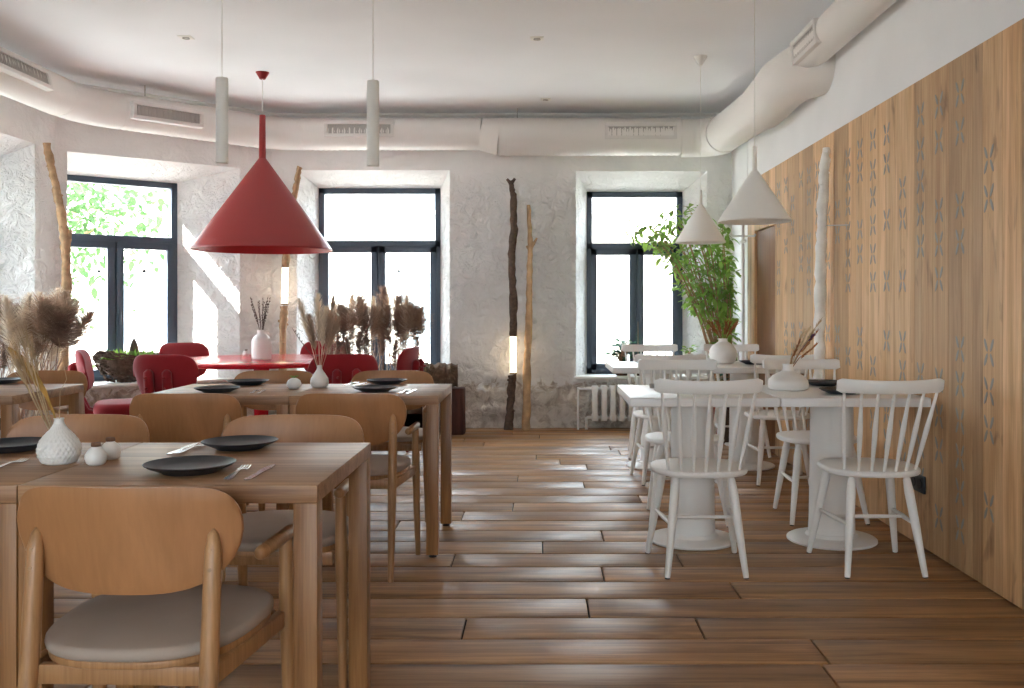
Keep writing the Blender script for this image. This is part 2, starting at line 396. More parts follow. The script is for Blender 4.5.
SB = .47                                             # sill height
BACK_OPS = [(-2.33+2.57, -.865+2.57, SB, 2.47, .30, -2.19+2.57, -.985+2.57, .50, 2.335, .50),
            (.345+2.57, 1.60+2.57, SB, 2.46, .30, .462+2.57, 1.41+2.57, .50, 2.30, .50)]
wb, fb = wall('wall_back', CORN, (1, 0), 1.84-CORN[0]+.02, (0, 1), BACK_OPS, M['plaster'])
DU = (.766, .643); DN = (-.643, .766)
DIAG_OPS = [(.09, 1.577, SB, 2.46, .40, .03, 1.14, .50, 2.32, .58)]
wd, fd = wall('wall_diagonal', CORN2, DU, 1.893, DN, DIAG_OPS, M['plaster'])
LEFT_OPS = [(.32, 2.0, SB, 2.46, .34, .42, 1.9, .50, 2.30, .50), (8.9, 10.6, SB, 2.46, .34, 9.0, 10.5, .50, 2.30, .50)]
wlf, fl_ = wall('wall_left', CORN2, (0, -1), CORN2[1]-YR, (-1, 0), LEFT_OPS, M['plaster'], step=.05)
REAR_OPS = [(.5, 2.3, SB, 2.5, .3, .6, 2.2, .50, 2.4, .5), (3.2, 5.2, SB, 2.5, .3, 3.3, 5.1, .50, 2.4, .5)]
wrr, frr = wall('wall_rear', (XL, YR), (1, 0), XR-XL+.1, (0, -1), REAR_OPS, M['plaster_smooth'], step=.4, disp=0)

# windows
def window(name, fr_, op, frame=.055, trans=.72, mull=.5, label=None, handle=True):
    O, U, N = fr_; u0, u1, z0, z1_, d, a0, a1, b0, b1, th = op
    ang = math.atan2(U.y, U.x)
    t = bpy.data.objects.new(name, None); C.objects.link(t); t['kind'] = 'structure'
    base = O+U*a0+N*d; t.location = base; t.rotation_euler = (0, 0, ang)
    flip = 1 if (Matrix.Rotation(ang, 3, 'Z') @ Vector((0, 1, 0))).dot(N) > 0 else -1
    W = a1-a0; zt = b0+(b1-b0)*trans
    D0, D1 = sorted((0, .07*flip)); f = frame
    mb = MB()
    mb.box(0, W, D0, D1, b0, b0+f); mb.box(0, W, D0, D1, b1-f, b1)
    mb.box(0, f, D0, D1, b0, b1); mb.box(W-f, W, D0, D1, b0, b1)
    mb.box(0, W, D0, D1, zt-f*.6, zt+f*.6)
    mc = W*mull; mb.box(mc-.012, mc+.012, D0, D1, b0, zt)
    mb.build('window_frame', M['frame'], t, bevel=.003)
    S0, S1 = sorted((-.02*flip, .05*flip))
    for (s0, s1) in ((f*.7, mc-.008), (mc+.008, W-f*.7)):
        mb = MB(); g0 = b0+f*.7; g1 = zt-f*.45; ff = .062
        mb.box(s0, s1, S0, S1, g0, g0+ff); mb.box(s0, s1, S0, S1, g1-ff, g1)
        mb.box(s0, s0+ff, S0, S1, g0, g1); mb.box(s1-ff, s1, S0, S1, g0, g1)
        sash = mb.build('window_sash', M['frame'], t, bevel=.003)
        mb = MB(); mb.box(s0+ff-.005, s1-ff+.005, .02*flip-.003, .02*flip+.003, g0+ff-.005, g1-ff+.005)
        mb.build('glass_pane', M['glass'], sash, smooth=False)
    mb = MB(); mb.box(f*.9, W-f*.9, .03*flip-.003, .03*flip+.003, zt+f*.5, b1-f*.9)
    mb.build('glass_pane', M['glass'], t, smooth=False)
    if handle:
        mb = MB(); hy = -.035*flip; hz = b0+(zt-b0)*.47
        mb.tube([(mc+.03, 0, hz), (mc+.03, hy-.02*flip, hz)], .009, 8); mb.tube([(mc+.03, hy-.02*flip, hz+.01), (mc+.03, hy-.02*flip, hz-.10)], .009, 8)
        mb.box(mc+.016, mc+.044, min(0, -.028*flip), max(0, -.022*flip), hz-.05, hz+.04)
        mb.build('window_handle', M['frame'], t, bevel=.002)
    mb = MB(); a, b_ = sorted((.0, (-d-.05)*flip))
    q = [Vector((u0-a0-.02, -(d+.04)*flip, SB)), Vector((u1-a0+.02, -(d+.04)*flip, SB)), Vector((W, 0, SB)), Vector((0, 0, SB))]
    mb.add(q+[p+Vector((0, 0, .028)) for p in q], [(3, 2, 1, 0), (4, 5, 6, 7), (0, 1, 5, 4), (1, 2, 6, 5), (2, 3, 7, 6), (3, 0, 4, 7)])
    mb.build('window_sill', M['white'], t, bevel=.006)
    # a portal makes the daylight through this opening easier to sample; it gives off no light of its own
    ld = bpy.data.lights.new('window_daylight', 'AREA'); ld.shape = 'RECTANGLE'; ld.size = W; ld.size_y = b1-b0; ld.cycles.is_portal = True
    lo = bpy.data.objects.new('window_daylight', ld); C.objects.link(lo)
    lo.location = O+U*(a0+W/2)+N*(d+.12)+Vector((0, 0, (b0+b1)/2)); lo.rotation_euler = (-N).to_track_quat('-Z', 'Y').to_euler()
    return t
window('window_1', fd, DIAG_OPS[0], mull=.50, trans=.70)
window('window_2', fb, BACK_OPS[0], mull=.49, trans=.70)
window('window_3', fb, BACK_OPS[1], mull=.52, trans=.70)
for i, o in enumerate(LEFT_OPS): window('window_%d' % (4+i), fl_, o)
for i, o in enumerate(REAR_OPS): window('window_%d' % (6+i), frr, o)

# ceiling and floor
mb = MB(); mb.box(XL-.6, XR+.5, YR-.5, YB+.6, ZC, ZC+.2); struct(mb.build('ceiling', M['ceiling'], smooth=False))
PW, P0 = .2305, 3.095
joints = {}
def setj(x, y):
    Y = H*F/(y-CY); k = math.floor((Y-P0)/PW); joints.setdefault(k, []).append((x-CX)/F*(P0+PW*(k+.5)))
for a in ((588, 607), (464, 628), (603, 574), (735, 590), (680, 560), (453, 560), (542.6, 547.5), (462.6, 516), (513, 507), (584, 484), (397, 524), (820, 655), (640, 497), (430, 470), (560, 462), (610, 449), (700, 620)): setj(*a)
rnd = random.Random(3)
fm = MB()
k0 = math.floor((YR-P0)/PW); k1 = math.ceil((YB-P0)/PW)
for k in range(k0, k1+1):
    y0 = P0+PW*k; y1 = y0+PW
    js = sorted(joints.get(k, []))
    xs = []
    x = (js[0] if js else XL+rnd.uniform(.3, 2.4))
    a = x
    while a > XL: xs.append(a); a -= rnd.uniform(1.5, 2.8)
    xs = [q for q in xs]; a = x; 
    for j in js[1:]: xs.append(j); a = j
    a += rnd.uniform(1.5, 2.8)
    while a < XR: xs.append(a); a += rnd.uniform(1.5, 2.8)
    xs = [XL-.05]+sorted(xs)+[XR+.15]
    for q0, q1 in zip(xs[:-1], xs[1:]):
        if q1-q0 < .05: continue
        dz = rnd.uniform(-.0018, .0)
        fm.box(q0+.003, q1-.003, max(y0+.005, YR-.1), min(y1-.005, YB+.05), -.03, dz, tint=rnd.random())
fo = struct(fm.build('floor', M['floor'], bevel=.005, seg=2))
mb = MB(); mb.box(XL-.6, XR+.5, YR-.5, YB+.6, -.05, -.0135); mb.build('subfloor', M['subfloor'], fo, smooth=False)

# right wall: oak boards with stitched crosses, plaster above
ZW = 2.26; DY0, DY1, DZ = 7.44, 8.15, 1.81
mb = MB()
mb.box(XR+.004, XR+.4, YR, 8.42, ZW, ZC); mb.box(XR+.11, XR+.4, YR, 8.42, -.05, ZW); mb.box(XR-.002, XR+.4, 8.42, YB+.1, -.05, ZC)
wr_ = struct(mb.build('wall_right', M['plaster_smooth'], bevel=.002, smooth=False))
cm = MB(); y = YR; rw = random.Random(11)
while y < 8.42:
    w = rw.choice((.09, .11, .13, .15, .17, .19)); y1 = min(y+w, 8.42); tn = rw.random()
    if y1 > DY0 and y < DY1 and y < DY0: y1 = DY0
    if y >= DY0-1e-6 and y < DY1: y1 = min(y1, DY1); zlo = DZ
    else: zlo = 0.0
    cm.box(XR, XR+.03, y+.0008, y1-.0008, zlo+.006 if zlo == 0 else zlo, ZW, tint=tn); y = y1
cm.box(XR+.03, XR+.11, DY1, 8.42, 0, ZW, tint=.5); cm.box(XR+.03, XR+.11, YR, DY0, 0, ZW, tint=.5); cm.box(XR+.03, XR+.11, DY0, DY1, DZ, ZW, tint=.5)
cl = cm.build('wood_cladding', M['cladding'], wr_, bevel=.0012, seg=1)
mb = MB(); mb.box(XR+.022, XR+.105, DY0+.004, DY1-.004, 0, DZ-.004)
dr = struct(mb.build('door_1', M['dark_door'], bevel=.003))
STITCH = [(989, (159, 198, 352.6, 391, 429.5, 507)), (960, (93, 131.6, 205, 241.6, 349, 384, 421, 457, 492, 529.5)),
 (939, (105, 141, 210.5, 244, 279, 380, 415.6, 450, 517.5)), (920.5, (115, 150, 181.6, 214, 246, 374, 446, 478)),
 (902.6, (188, 219, 281, 342, 371, 432, 462)), (886.7, (134, 163.5, 220, 281, 340.5, 413, 440)), (873, (140, 170, 197, 225, 254, 282, 366, 420)),
 (860, (149, 172.7, 229.4, 254, 336.5, 360)), (848, (158, 182, 206.5, 231, 258, 283, 356, 410)), (837.5, (209.4, 234.7, 334, 356)), (828, (215, 261, 333)),
 (817.5, (170, 192, 216, 239.5, 287)), (809, (175, 197, 241, 265, 287, 420)), (801, (179.6, 243.5, 264, 330)), (792.7, (203, 227, 286, 330, 350)), (786, (185, 246, 329, 347)), (778.7, (189.5, 228.7, 267.5, 288))]
sm = MB()
def stroke(Y, Z, a, L, w):
    # a lens-shaped groove mark lying on the board, 1.5 mm proud
    n = 8; ring = []
    ca, sa = math.cos(a), math.sin(a)
    for i in range(n):
        th = 2*PI*i/n; u = L/2*math.cos(th); v = w/2*math.sin(th)
        ring.append((Y+u*sa+v*ca, Z+u*ca-v*sa))
    vs_ = [Vector((XR-.0016, p[0], p[1])) for p in ring]+[Vector((XR+.001, p[0], p[1])) for p in ring]
    sm.add(vs_, [tuple(range(n))]+[(i, i+n, (i+1) % n+n, (i+1) % n) for i in range(n)])
for (cpx, ys) in STITCH:
    Y = XR*F/(cpx-CX)
    for yy in ys:
        Z = H-(yy-CY)/F*Y
        for sv in (-1, 1):
            for sh in (-1, 1):
                stroke(Y+sh*.026, Z+sv*.030, sv*sh*R(27), .060, .017)
sm.build('stitch_pattern', M['stitch'], wr_, smooth=False, recalc=True)
t = thing('wall_socket', 'black double power socket low on the oak board wall', 'socket', (XR, 4.61, .308))
mb = MB(); mb.box(-.012, 0, -.082, .082, -.042, .042); mb.build('cover_plate', M['socket'], t, bevel=.003)
for s in (-1, 1):
    mb = MB(); mb.tube([(-.012, s*.038, 0), (-.016, s*.038, 0)], .024, 20); mb.tube([(-.016, s*.038, 0), (-.0165, s*.038, 0)], .018, 16); mb.build('outlet', M['black'], t)
t = thing('wall_socket', 'black power socket on the oak wall behind the white tables', 'socket', (XR, 6.2, .36))
mb = MB(); mb.box(-.012, 0, -.08, .08, -.042, .042); mb.build('cover_plate', M['socket'], t, bevel=.003)

# ------------------------------------------------------------------ ducts
def duct_mesh(pts, r0, rib=.007, pitch=.05, n=28, name='duct_section', parent=None, plainm=False):
    """ribbed tube along a polyline (rounded corners come with the points)"""
    P = [Vector(p) for p in pts]; out = []; rr = []
    L = 0; segs = []
    for a, b in zip(P[:-1], P[1:]): segs.append((b-a).length)
    tot = sum(segs)
    rs = r0 if hasattr(r0, '__len__') else [r0]*len(P)
    for i, (a, b) in enumerate(zip(P[:-1], P[1:])):
        k = max(1, int(segs[i]/(pitch/2)))
        for j in range(k):
            out.append(a+(b-a)*j/k); base = rs[i]+(rs[i+1]-rs[i])*j/k
            rr.append(base+(rib if len(out) % 2 else 0))
    out.append(P[-1]); rr.append(rs[-1])
    mb = MB(); mb.tube(out, rr, n); return mb.build(name, M['duct_rib'], parent, ang=60)
def corner(a, c, b, r=.25, n=7):
    a, c, b = Vector(a), Vector(c), Vector(b); p0 = c+(a-c).normalized()*r; p1 = c+(b-c).normalized()*r
    return [p0*(1-t)**2+c*2*t*(1-t)+p1*t*t for t in [i/n for i in range(n+1)]]
def grille(parent, c, dirv, outv, L, Hh, tilt=0):
    d = Vector(dirv).normalized(); o = Vector(outv).normalized(); u = o.cross(d).normalized()
    if u.z < 0: u = -u
    Mx = Matrix((d, o, u)).transposed().to_4x4(); Mx.translation = Vector(c)
    mb = MB(); f = .03
    mb.box(-L/2-f, L/2+f, -.06, .012, Hh/2, Hh/2+f, Mx); mb.box(-L/2-f, L/2+f, -.06, .012, -Hh/2-f, -Hh/2, Mx)
    mb.box(-L/2-f, -L/2, -.06, .012, -Hh/2, Hh/2, Mx); mb.box(L/2, L/2+f, -.06, .012, -Hh/2, Hh/2, Mx)
    fr_ = mb.build('grille_frame', M['grille_frame'], parent, bevel=.002)
    mb = MB(); mb.box(-L/2, L/2, -.05, -.004, -Hh/2, Hh/2, Mx)
    k = int(L/.022)
    for i in range(k):
        x = -L/2+(i+.5)*L/k; mb.box(x-.0035, x+.0035, -.004, .002, -Hh/2, Hh/2, Mx)
    mb.build('grille_slats', M['grille'], fr_, smooth=False)
ZD = 2.76
r_l, r_r = .146, .172
zl, zr = 2.925-r_l, 2.925-r_r
A_ = Vector((-3.70, -3.1, zl)); K1 = Vector((-3.70, 7.62, zl)); K2 = Vector((-2.50, 8.86, zl)); K2.x = -2.50
B_ = Vector((-.55, 8.9, zl)); K2 = Vector((-2.46, 8.9, zl))
dt = thing('ventilation_duct', 'long white ribbed round duct under the ceiling along the left and back walls', 'air duct')
duct_mesh([A_]+[Vector((-3.70, 7.3, zl))], r_l, parent=dt)
duct_mesh(corner(A_, K1, K2, .32), r_l+.004, rib=.0, parent=dt, name='duct_elbow')
duct_mesh([K1+(K2-K1).normalized()*.32, K2-(K2-K1).normalized()*.25], r_l, parent=dt)
duct_mesh(corner(K1, K2, B_, .25), r_l+.004, rib=.0, parent=dt, name='duct_elbow')
duct_mesh([K2+Vector((.25, 0, 0)), B_], r_l, parent=dt)
duct_mesh([B_, B_+Vector((.17, 0, zr-zl))], [r_l+.004, r_r+.002], rib=0, parent=dt, name='duct_reducer')
XE = 1.63; E_ = Vector((XE, 8.88, zr))
Bx = B_+Vector((.17, 0, zr-zl))
duct_mesh([Bx, Vector((XE-.32, 8.89, zr))], r_r, parent=dt)
dirK = (K2-K1).normalized(); nK = Vector((dirK.y, -dirK.x, 0))
gm = K1+(K2-K1)*.38
def gpos(pxv, line, dirv): pass
grille(dt, px(169, 114.5, 7.95)+Vector((0, 0, 0)), dirK, nK, .54, .085)
grille(dt, (px(359, 129, 8.74).x, 8.9-r_l-.006, px(359, 129, 8.75).z), (1, 0, 0), (0, -1, 0), .58, .085)
grille(dt, (px(641, 131, 8.72).x, 8.9-r_r-.006, px(641, 131, 8.72).z), (1, 0, 0), (0, -1, 0), .60, .085)
grille(dt, (-3.70+r_l+.006, 6.35, zl+.02), (0, 1, 0), (1, 0, .25), 1.0, .09)
# right run
xr_, zr2 = 1.66, 2.655
r2 = thing('ventilation_duct', 'fat white ribbed duct run dropping along the top of the right wall', 'air duct')
duct_mesh(corner((XE-2, 8.88, zr), (xr_, 8.88, zr-.02), (xr_, 6, zr2), .34), r_r+.004, rib=0, parent=r2, name='duct_elbow')
duct_mesh([(xr_, 8.54, zr-.03), (xr_, 7.0, zr2)], .165, parent=r2, rib=.002)
duct_mesh([(xr_, 7.05, zr2), (xr_, 6.75, zr2+.01), (xr_+.0, 6.5, zr2+.03), (xr_+.05, 6.28, zr2+.05), (xr_+.17, 6.12, zr2+.06), (xr_+.30, 6.08, zr2+.06)], [.178, .180, .182, .182, .180, .178], rib=0, parent=r2, name='duct_elbow')
duct_mesh([(1.72, 6.42, 2.785), (1.725, -3.1, 2.785)], .112, parent=r2, rib=.0015)
duct_mesh([(1.72, 6.40, 2.785), (1.72, 6.30, 2.785)], .122, parent=r2, rib=0, name='duct_collar')
grille(r2, (1.72-.108, 5.80, 2.785-.012), (0, 1, 0), (-1, 0, -.12), .46, .085)
pm = MB(); pm.tube([(-3.86, 0, 2.985), (-3.86, 7.75, 2.985), (-2.50, 9.02, 2.985), (1.7, 9.02, 2.985)], .014, 10); 
tag(pm.build('conduit_pipe', M['duct'], bevel=0), 'thin pale pipe running in the gap between duct and ceiling', 'pipe')
for i, xx in enumerate((px(517, 115, 8.75).x, px(141, 90, 7.9).x)):
    Yh = 8.9 if i == 0 else 7.98
    mb = MB(); mb.tube([(xx, Yh, 2.93), (xx, Yh, ZC)], .005, 6); mb.build('hanger_rod', M['grille'], dt)

# ------------------------------------------------------------------ ceiling spots
for (x, y_, lab) in ((186, 37, 'small square recessed spotlight nearest the hanging white cylinders, left'), (537, 38, 'small recessed spotlight over the middle of the room'), (545.6, 99, 'small recessed spotlight near the back duct')):
    Y = (ZC-H)*F/(CY-y_); c = ((x-CX)/F*Y, Y, ZC)
    t = thing('recessed_spotlight', lab, 'ceiling light', c)
    mb = MB(); mb.box(-.045, .045, -.045, .045, -.006, 0); mb.build('trim_plate', M['white_matte'], t, bevel=.002)
    mb = MB(); mb.lathe([(.0, -.004), (.022, -.004), (.026, -.012), (.020, -.012), (.018, -.006)], 20); mb.build('lamp_ring', M['grille'], t)

# ------------------------------------------------------------------ pendants
def pend(name, label, c, cord_to_ceiling, group=None): 
    return thing(name, label, 'pendant lamp', c, 0, group)
# red cone
c = Vector((-2.2, 7.53, 0)); zb = 1.16+(307-250.5)/950*7.53
t = thing('pendant_lamp', 'large red cone pendant lamp over the red table', 'pendant lamp', (c.x, c.y, zb))
mb = MB(); Rr = 68.5/950*7.53; hh = 92/950*7.53
mb.lathe([(Rr-.012, .012), (.02, hh-.01), (.0, hh-.01)][::-1]+[(Rr-.004, 0.0), (Rr, .004), (Rr, .012), (.028, hh), (.0, hh)], 64)
mb.build('lamp_shade', M['red'], t, ang=25)
mb = MB(); mb.lathe([(.0, hh-.01), (.027, hh-.01), (.024, hh+.34), (.02, hh+.345), (0, hh+.345)], 24); mb.build('lamp_stem', M['red'], t)
mb = MB(); mb.tube([(0, 0, hh+.34), (0, 0, ZC-zb)], .0025, 6); mb.build('cord', M['white_matte'], t)
mb = MB(); mb.lathe([(0, ZC-zb-.055), (.022, ZC-zb-.055), (.052, ZC-zb-.004), (.052, ZC-zb), (0, ZC-zb)], 24); mb.build('ceiling_canopy', M['red'], t)
mb = MB(); mb.lathe([(0, .30), (.03, .30), (.045, .25), (.05, .21), (.04, .17), (.0, .155)], 20); mb.build('bulb', M['white_matte'], t)
# white cones
for (x, Y, yr, ya, wpx, ytop, lab) in ((754.5, 4.80, 222, 171, 72, 146, 'white cone pendant lamp hanging nearer to us, in front of the oak wall'), (700.5, 7.05, 243, 205, 50, 190, 'white cone pendant lamp hanging farther back, in front of the leafy plant')):
    p = px(x, yr, Y); t = thing('pendant_lamp', lab, 'pendant lamp', p, 0, 'white cone pendants')
    Rr = wpx/2/950*Y; hh = (yr-ya)/950*Y; st = (ya-ytop)/950*Y
    mb = MB(); mb.lathe([(0, hh-.008), (.012, hh-.008), (Rr-.008, .006), (Rr-.002, 0), (Rr, .003), (Rr, .008), (.018, hh), (0, hh)], 56); mb.build('lamp_shade', M['white_matte'], t, ang=25)
    mb = MB(); mb.lathe([(0, hh-.005), (.013, hh-.005), (.011, hh+st), (0, hh+st+.003)], 16); mb.build('lamp_stem', M['white_matte'], t)
    mb = MB(); mb.tube([(0, 0, hh+st), (0, 0, ZC-p.z)], .0022, 6); mb.build('cord', M['white_matte'], t)
    mb = MB(); k = ZC-p.z; mb.lathe([(0, k-.07), (.012, k-.07), (.05, k-.006), (.05, k), (0, k)], 24); mb.build('ceiling_canopy', M['white_matte'], t)
    mb = MB(); mb.lathe([(0, hh*.75), (.02, hh*.75), (.028, hh*.5), (.02, hh*.3), (0, hh*.26)], 16); mb.build('bulb', M['white_matte'], t)
for (x, lab) in ((222, 'left one of two slim white cylinder pendant lamps'), (373, 'right one of two slim white cylinder pendant lamps')):
    Y = 4.73; p = px(x, 163 if x < 300 else 166, Y); Lc = 85/950*Y
    t = thing('cylinder_pendant', lab, 'pendant lamp', p, 0, 'slim cylinder pendants over the wooden tables')
    mb = MB(); mb.lathe([(0, .012), (.024, .012), (.026, 0), (.0305, 0), (.0305, Lc-.003), (.028, Lc), (0, Lc)], 32); mb.build('lamp_body', M['white_matte'], t)
    mb = MB(); mb.lathe([(0, .008), (.023, .008), (.023, .012), (0, .012)], 20); mb.build('lamp_lens', M['grille'], t)
    mb = MB(); mb.tube([(0, 0, Lc), (0, 0, ZC-p.z)], .0022, 6); mb.build('cord', M['white_matte'], t)
    mb = MB(); k = ZC-p.z; mb.lathe([(0, k-.02), (.04, k-.02), (.045, k-.004), (.045, k), (0, k)], 24); mb.build('ceiling_canopy', M['white_matte'], t)

# ------------------------------------------------------------------ wooden tables
def wood_table():
    S, th, lw, zt = .69, .042, .055, .75
    t = thing('dining_table', 'x', 'table')
    mb = MB(); mb.box(-S/2, S/2, -S/2, S/2, zt-th, zt); mb.build('tabletop', M['table_top'], t, bevel=.0025)
    for sx in (-1, 1):
        for sy in (-1, 1):
            x = sx*(S/2-lw/2-.001); y_ = sy*(S/2-lw/2-.001)
            mb = MB(); mb.box(x-lw/2, x+lw/2, y_-lw/2, y_+lw/2, .014, zt-th); lg = mb.build('leg', M['table_leg'], t, bevel=.002)
            mb = MB(); mb.lathe([(.018, 0), (.02, .004), (.008, .010), (.008, .016)], 14, (x, y_, 0)); mb.build('foot_glide', M['black'], lg)
    return t
WT = [(-.857, 2.53, 'square oak table nearest the viewer, with two plates and the textured vase by its edge'),
      (-1.549, 2.53, 'oak table at the left edge, joined to the nearest square table'),
      (-.815, 4.73, 'oak table in the middle row, its free corner standing out into the aisle'),
      (-1.507, 4.73, 'oak table in the middle row, joined to the left of the aisle-side one'),
      (-2.78, 4.73, 'oak table standing alone far left in front of the dried grass')]
wt0 = wood_table()
for i, (x, y_, lab) in enumerate(WT):
    if i == 0: wt0.location = (x, y_, 0); wt0['label'] = lab; wt0['group'] = 'square oak dining tables'
    else: dup(wt0, (x, y_, 0), 0, lab)

# ------------------------------------------------------------------ wooden chairs
def oak_chair():
    t = thing('dining_chair', 'x', 'chair')
    def sup(u, p, q): return max(0.0, 1-abs(u)**p)**(1/q)
    # bent plywood backrest
    mb = MB(); nu, nv = 36, 10; W = .24; T = .011
    def mid(u, v):
        zc = .705; zt = zc+.088*sup(u, 7, 2.2); zb_ = zc-.140*sup(u, 3.4, 1.9)
        z = zb_+(zt-zb_)*v; yb = -.150-.055*(1-u*u)-(z-.68)*.16
        return Vector((W*u, yb, z))
    def usp(s): return math.sin((s-.5)*PI)
    fr_ = [[mid(usp(i/nu), j/nv) for i in range(nu+1)] for j in range(nv+1)]
    vs_ = []
    for side in (0, 1):
        for j in range(nv+1):
            for i in range(nu+1):
                p = fr_[j][i]; k = .35 if (j in (0, nv) or i in (0, nu)) else 1
                vs_.append(p+Vector((0, (T/2*k if side else -T/2*k), 0)))
    off = (nu+1)*(nv+1); fs = []
    for j in range(nv):
        for i in range(nu):
            a = j*(nu+1)+i; fs.append((a, a+1, a+nu+2, a+nu+1)); fs.append((off+a+nu+1, off+a+nu+2, off+a+1, off+a))
    rim = [i for i in range(nu+1)]+[j*(nu+1)+nu for j in range(1, nv+1)]+[nv*(nu+1)+i for i in range(nu-1, -1, -1)]+[j*(nu+1) for j in range(nv-1, 0, -1)]
    for a, b in zip(rim, rim[1:]+rim[:1]): fs.append((b, a, a+off, b+off))
    mb.add(vs_, fs); mb.build('backrest', M['ply'], t, ang=50)
    # cushion
    def outline(k=1.0, n=44):
        pts = []
        for i in range(n):
            th = 2*PI*i/n; cx_, sy = math.cos(th), math.sin(th)
            e = .72; x = math.copysign(abs(cx_)**e, cx_); y_ = math.copysign(abs(sy)**e, sy)
            w = .205+.035*(y_+1)/2; pts.append((x*w*k, y_*.235*k))
        return pts
    mb = MB(); mb.slab(outline(), .440, .468, r=.012, crown=.008); mb.build('cushion', M['cushion'], t, ang=60)
    mb = MB(); mb.slab(outline(.97), .424, .441, r=.004)
    mb.box(-.205, .205, .140, .170, .385, .425); mb.box(-.17, .17, -.205, -.182, .385, .425)
    for s in (-1, 1):
        a = Vector((s*.19, -.19, .405)); b = Vector((s*.222, .16, .405)); d = (b-a).normalized(); nrm = Vector((d.y, -d.x, 0))*.011; up = Vector((0, 0, .02))
        q = [a-nrm-up, a+nrm-up, b+nrm-up, b-nrm-up]; mb.add(q+[p+up*2 for p in q], [(3, 2, 1, 0), (4, 5, 6, 7), (0, 1, 5, 4), (1, 2, 6, 5), (2, 3, 7, 6), (3, 0, 4, 7)])
    mb.build('seat_frame', M['chairwood'], t, bevel=.003)
    for s in (-1, 1):
        mb = MB(); path = [(s*.190, -.262, .006), (s*.189, -.236, .2), (s*.187, -.205, .42), (s*.187, -.190, .58), (s*.187, -.183, .66), (s*.186, -.180, .69), (s*.186, -.178, .702)]
        mb.tube(path, [.0125, .016, .0195, .0185, .0165, .011, .003], 16); lg = mb.build('rear_leg', M['chairwood'], t, ang=60)
        mb = MB()
        for zz, yy in ((.66, -.2005), (.622, -.2045)): mb.tube([(s*.187, yy, zz), (s*.187, yy+.004, zz)], .004, 10)
        mb.build('screw_plug', M['bark_brown'], lg)
        mb = MB(); mb.tube([(s*.240, .185, .006), (s*.236, .178, .2), (s*.232, .172, .42), (s*.230, .170, .595)], [.012, .0155, .0185, .016], 16); lg = mb.build('front_leg', M['chairwood'], t, ang=60)
        mb = MB(); mb.tube([(s*.219, .0, .600), (s*.220, .004, .601), (s*.222, .016, .602), (s*.232, .20, .608), (s*.2325, .212, .608), (s*.2325, .216, .608)], [.006, .013, .0165, .0165, .013, .006], 16); mb.build('arm_stub', M['chairwood'], t, ang=50)
        for (x, y_) in ((s*.190, -.262), (s*.240, .185)):
            pass
    return t
OC = [(-.855, 2.15, R(-2), 'oak chair with grey cushion nearest the viewer, its curved back turned to us'),
      (-.828, 3.02, PI, 'oak chair on the far side of the nearest table, behind its two dark plates'),
      (-1.55, 3.03, PI, 'oak chair behind the nearest table at left, its backrest beyond the textured vase'),
      (-.812, 4.25, R(-1), 'oak chair at the aisle side of the middle row with its back to the viewer'),
      (-1.53, 4.25, R(1), 'oak chair left of the middle row aisle chair, back to the viewer'),
      (-.845, 5.28, PI, 'oak chair facing us on the far side of the middle row, aisle side'),
      (-1.52, 5.28, PI, 'oak chair facing us beyond the middle row, by the small round jar'),
      (-2.83, 5.28, PI, 'oak chair facing us behind the far left table')]
oc0 = oak_chair()
for i, (x, y_, a, lab) in enumerate(OC):
    if i == 0: oc0.location = (x, y_, 0); oc0.rotation_euler.z = a; oc0['label'] = lab; oc0['group'] = 'oak dining chairs with grey cushions'
    else: dup(oc0, (x, y_, 0), a, lab)

# ------------------------------------------------------------------ white tables
def ped_table():
    t = thing('pedestal_table', 'x', 'table')
    mb = MB(); mb.box(-.344, .344, -.37, .37, .70, .742); mb.build('tabletop', M['white_top'], t, bevel=.005, seg=3)
    mb = MB(); mb.lathe([(.116, .02), (.113, .05), (.110, .15), (.106, .4), (.103, .69), (.16, .692), (.16, .70)], 40); mb.build('column', M['white'], t)
    mb = MB(); mb.lathe([(.212, 0), (.218, .004), (.218, .012), (.212, .017), (.15, .022), (.128, .028), (.118, .045), (0, .045)], 48); mb.build('base_disc', M['white'], t)
    return t
PT = [(.758, 4.73, 'white square pedestal table, nearer row, aisle side'), (1.452, 4.73, 'white square pedestal table, nearer row, against the oak wall'),
      (.845, 6.93, 'white square pedestal table, farther row, window side'), (1.49, 6.93, 'white square pedestal table, farther row, by the oak wall, under the round white vase')]
pt0 = ped_table()
for i, (x, y_, lab) in enumerate(PT):
    if i == 0: pt0.location = (x, y_, 0); pt0['label'] = lab; pt0['group'] = 'white pedestal tables'
    else: dup(pt0, (x, y_, 0), 0, lab)

